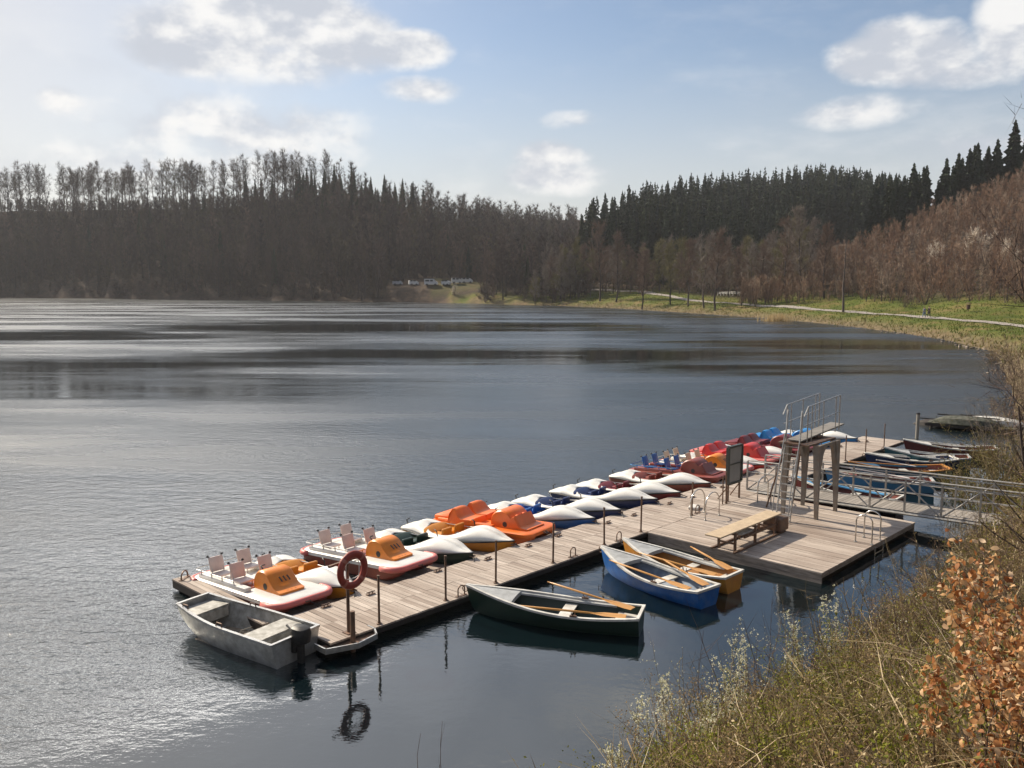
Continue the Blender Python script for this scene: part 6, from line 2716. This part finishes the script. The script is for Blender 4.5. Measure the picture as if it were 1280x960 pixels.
def build_world():
    w = bpy.data.worlds.new('World')
    SC.world = w
    w.use_nodes = True
    N = w.node_tree.nodes
    L = w.node_tree.links
    bg = N['Background']
    bg.inputs['Strength'].default_value = .078
    sky = N.new('ShaderNodeTexSky')
    sky.sky_type = 'NISHITA'
    sky.sun_disc = False
    sky.sun_elevation = R(SUN_EL)
    sky.sun_rotation = R(SUN_AZ)
    sky.altitude = 400
    sky.air_density = 1.0
    sky.dust_density = 1.6
    sky.ozone_density = 1.5
    tc = N.new('ShaderNodeTexCoord')
    G = tc.outputs['Generated']

    def mth(op, a, b_=None, c=None, clamp=False):
        n = N.new('ShaderNodeMath')
        n.operation = op
        n.use_clamp = clamp
        for i, q in enumerate((a, b_, c)):
            if q is None:
                continue
            if isinstance(q, (int, float)):
                n.inputs[i].default_value = q
            else:
                L.new(q, n.inputs[i])
        return n.outputs[0]

    def mrange(v, a, b_, c, d):
        n = N.new('ShaderNodeMapRange')
        n.interpolation_type = 'SMOOTHSTEP'
        for k, q in zip(('From Min', 'From Max', 'To Min', 'To Max'), (a, b_, c, d)):
            n.inputs[k].default_value = q
        L.new(v, n.inputs['Value'])
        return n.outputs[0]

    sp = N.new('ShaderNodeSeparateXYZ')
    L.new(G, sp.inputs[0])
    az = mth('MULTIPLY', mth('ARCTAN2', sp.outputs[0], sp.outputs[1]), 180 / PI)
    el = mth('MULTIPLY', mth('ARCSINE', sp.outputs[2]), 180 / PI)

    def noise(scale, stretch, detail=7, rough=.58, off=(0, 0, 0)):
        mp = N.new('ShaderNodeMapping')
        mp.inputs['Scale'].default_value = stretch
        mp.inputs['Location'].default_value = off
        L.new(G, mp.inputs['Vector'])
        n = N.new('ShaderNodeTexNoise')
        n.inputs['Scale'].default_value = scale
        n.inputs['Detail'].default_value = detail
        n.inputs['Roughness'].default_value = rough
        L.new(mp.outputs[0], n.inputs['Vector'])
        return n.outputs['Fac']

    def dirn(px, py):
        d = Vector(ray(px, py)).normalized()
        return math.degrees(math.atan2(d.x, d.y)), math.degrees(math.asin(d.z))

    # (centre px, py, half sizes in pixels, density)
    CL = [(250, 48, 105, 40, 1.0), (340, 22, 120, 52, 1.0), (420, 50, 90, 42, 1.0), (505, 60, 66, 24, 1.0), (190, 58, 46, 24, .8),
          (345, 70, 110, 40, .75), (1105, 62, 62, 36, 1.0), (1150, 66, 66, 34, .95), (1085, 80, 50, 22, .9), (1272, 34, 46, 52, 1.0), (1215, 90, 60, 16, .6),
          (1075, 140, 66, 20, .5), (718, 150, 50, 15, .65), (690, 194, 50, 20, .6), (690, 222, 76, 22, .5), (1215, 182, 60, 16, .55), (78, 128, 26, 18, .55),
          (290, 165, 180, 44, .62), (520, 112, 60, 15, .5), (260, 205, 220, 34, .5), (620, 128, 24, 9, .4)]
    # the same sort of clouds elsewhere, for the reflections and the light
    for a_, e_, ra, re, ds in [(-60, 20, 16, 5, .8), (-45, 36, 20, 7, .8), (10, 42, 14, 5, .6), (60, 25, 18, 6, .8), (-90, 30, 20, 8, .6),
                               (120, 25, 25, 8, .8), (-150, 30, 25, 9, .8), (170, 20, 20, 6, .7), (-2, 33, 7, 2.2, .8), (35, 33, 12, 3.5, .5), (8, 27, 6, 1.8, .6)]:
        CL.append((a_, e_, ra, re, ds, 'deg'))
    n_big = noise(9.5, (1, 1, 1.7), 10, .56)
    n_off = noise(9.5, (1, 1, 1.7), 10, .56, (.020, -.012, -.026))
    cover = None
    for c in CL:
        if len(c) == 6:
            a0, e0, ra, re, ds = c[:5]
        else:
            a0, e0 = dirn(c[0], c[1])
            ra = math.degrees(c[2] / FPX)
            re = math.degrees(c[3] / FPX)
            ds = c[4]
        ea = mth('POWER', mth('ABSOLUTE', mth('DIVIDE', mth('SUBTRACT', az, a0), ra)), 2)
        ee = mth('POWER', mth('ABSOLUTE', mth('DIVIDE', mth('SUBTRACT', el, e0), re)), 2)
        b_ = mth('MULTIPLY', mth('SUBTRACT', 1.35, mth('ADD', ea, ee)), ds)
        b_ = mth('MAXIMUM', b_, -1.2)
        cover = b_ if cover is None else mth('SMOOTH_MAX', cover, b_, .25)
    dens = mth('ADD', cover, mth('MULTIPLY', mth('SUBTRACT', n_big, .5), 2.3))
    fac = mrange(dens, .12, 1.0, 0, .95)
    wisps = mth('MULTIPLY', mrange(noise(5, (1, 1, 3.2), 6, .6, (3, 1, 0)), .48, .75, 0, .38), mrange(el, 0, 22, 1, .25))
    fac = mth('MAXIMUM', fac, wisps)
    shade = mrange(mth('ADD', mth('MULTIPLY', mth('SUBTRACT', n_big, n_off), 3.0), mth('MULTIPLY', dens, -.10)), -.35, .25, 0, 1)
    ccol = N.new('ShaderNodeMix')
    ccol.data_type = 'RGBA'
    ccol.inputs['A'].default_value = (5.2, 5.5, 6.1, 1)
    ccol.inputs['B'].default_value = (8.5, 8.4, 8.25, 1)
    L.new(shade, ccol.inputs['Factor'])
    # pale haze low in the sky and around the sun
    hz = N.new('ShaderNodeMix')
    hz.data_type = 'RGBA'
    hz.inputs['B'].default_value = (6.05, 5.98, 5.98, 1)
    low = mrange(el, 1, 16, .75, 0)
    daz = mth('ABSOLUTE', mth('SUBTRACT', az, SUN_AZ + 8))
    left = mth('MULTIPLY', mrange(daz, 5, 42, .75, 0), mrange(el, 5, 60, 1, .7))
    L.new(mth('MAXIMUM', mth('MAXIMUM', low, left), mrange(el, 16, 30, 0, .22)), hz.inputs['Factor'])
    L.new(sky.outputs[0], hz.inputs['A'])
    mx = N.new('ShaderNodeMix')
    mx.data_type = 'RGBA'
    L.new(fac, mx.inputs['Factor'])
    L.new(hz.outputs['Result'], mx.inputs['A'])
    L.new(ccol.outputs['Result'], mx.inputs['B'])
    # extra sky glow added above the frame to brighten the water's reflections
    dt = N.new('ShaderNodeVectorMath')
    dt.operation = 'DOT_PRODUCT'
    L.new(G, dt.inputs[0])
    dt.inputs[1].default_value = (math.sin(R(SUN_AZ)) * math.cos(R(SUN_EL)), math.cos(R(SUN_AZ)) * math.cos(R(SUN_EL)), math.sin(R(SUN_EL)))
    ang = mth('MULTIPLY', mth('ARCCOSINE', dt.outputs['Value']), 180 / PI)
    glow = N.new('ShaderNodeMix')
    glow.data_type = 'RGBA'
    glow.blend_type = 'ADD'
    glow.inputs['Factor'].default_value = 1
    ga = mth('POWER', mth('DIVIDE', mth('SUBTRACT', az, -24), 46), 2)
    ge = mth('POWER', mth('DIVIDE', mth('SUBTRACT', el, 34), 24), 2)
    bank = mrange(mth('ADD', mth('ADD', ga, ge), mth('MULTIPLY', mth('SUBTRACT', n_big, .5), 1.2)), .05, 1.2, 7, 0)  # broad part of the added glow, centred off the sun
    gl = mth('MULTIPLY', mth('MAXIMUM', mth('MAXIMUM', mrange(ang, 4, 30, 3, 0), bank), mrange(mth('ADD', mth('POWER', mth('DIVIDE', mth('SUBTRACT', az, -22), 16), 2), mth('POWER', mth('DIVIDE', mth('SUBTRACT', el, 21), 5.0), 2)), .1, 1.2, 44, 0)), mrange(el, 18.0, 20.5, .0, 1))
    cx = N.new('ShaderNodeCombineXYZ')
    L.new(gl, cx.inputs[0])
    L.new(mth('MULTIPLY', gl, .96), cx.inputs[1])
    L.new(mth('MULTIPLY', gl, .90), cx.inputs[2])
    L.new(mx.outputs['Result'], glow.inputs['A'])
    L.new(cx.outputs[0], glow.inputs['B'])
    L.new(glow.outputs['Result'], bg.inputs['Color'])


build_world()
sd = bpy.data.lights.new('sun', 'SUN')
sd.energy = 5.0
sd.angle = R(.53)
sd.color = (1.0, .88, .71)
so = bpy.data.objects.new('sun', sd)
COL.objects.link(so)
S_ = Vector((math.sin(R(SUN_AZ)) * math.cos(R(SUN_EL)), math.cos(R(SUN_AZ)) * math.cos(R(SUN_EL)), math.sin(R(SUN_EL))))
so.rotation_euler = S_.to_track_quat('Z', 'Y').to_euler()

HAZE = True
if HAZE:
    hb = MB()
    hb.box((0, 0, 48), (1700, 1700, 120))
    m = bpy.data.materials.new('haze')
    m.use_nodes = True
    N = m.node_tree.nodes
    for n in list(N):
        if n.type == 'BSDF_PRINCIPLED':
            N.remove(n)
    pv = N.new('ShaderNodeVolumePrincipled')
    pv.inputs['Color'].default_value = (.86, .88, .93, 1)
    pv.inputs['Density'].default_value = .00014
    pv.inputs['Anisotropy'].default_value = .2
    m.node_tree.links.new(pv.outputs[0], N['Material Output'].inputs['Volume'])
    ho = hb.build('haze', m)
    tag(ho, 'thin pale haze over the lake', None, None, 'stuff')

cam = bpy.data.cameras.new('camera')
co = bpy.data.objects.new('camera', cam)
COL.objects.link(co)
co.location = (0, 0, EYE)
co.rotation_euler = (PI / 2 - PITCH, 0, 0)
cam.sensor_fit = 'HORIZONTAL'
cam.sensor_width = 36
cam.lens = 36 * FPX / 1280
cam.clip_start = .1
cam.clip_end = 6000
SC.camera = co
SC.render.resolution_x = 1024
SC.render.resolution_y = 768
SC.view_settings.view_transform = 'Standard'
SC.view_settings.look = 'None'
SC.view_settings.exposure = 0.55
SC.view_settings.gamma = 1
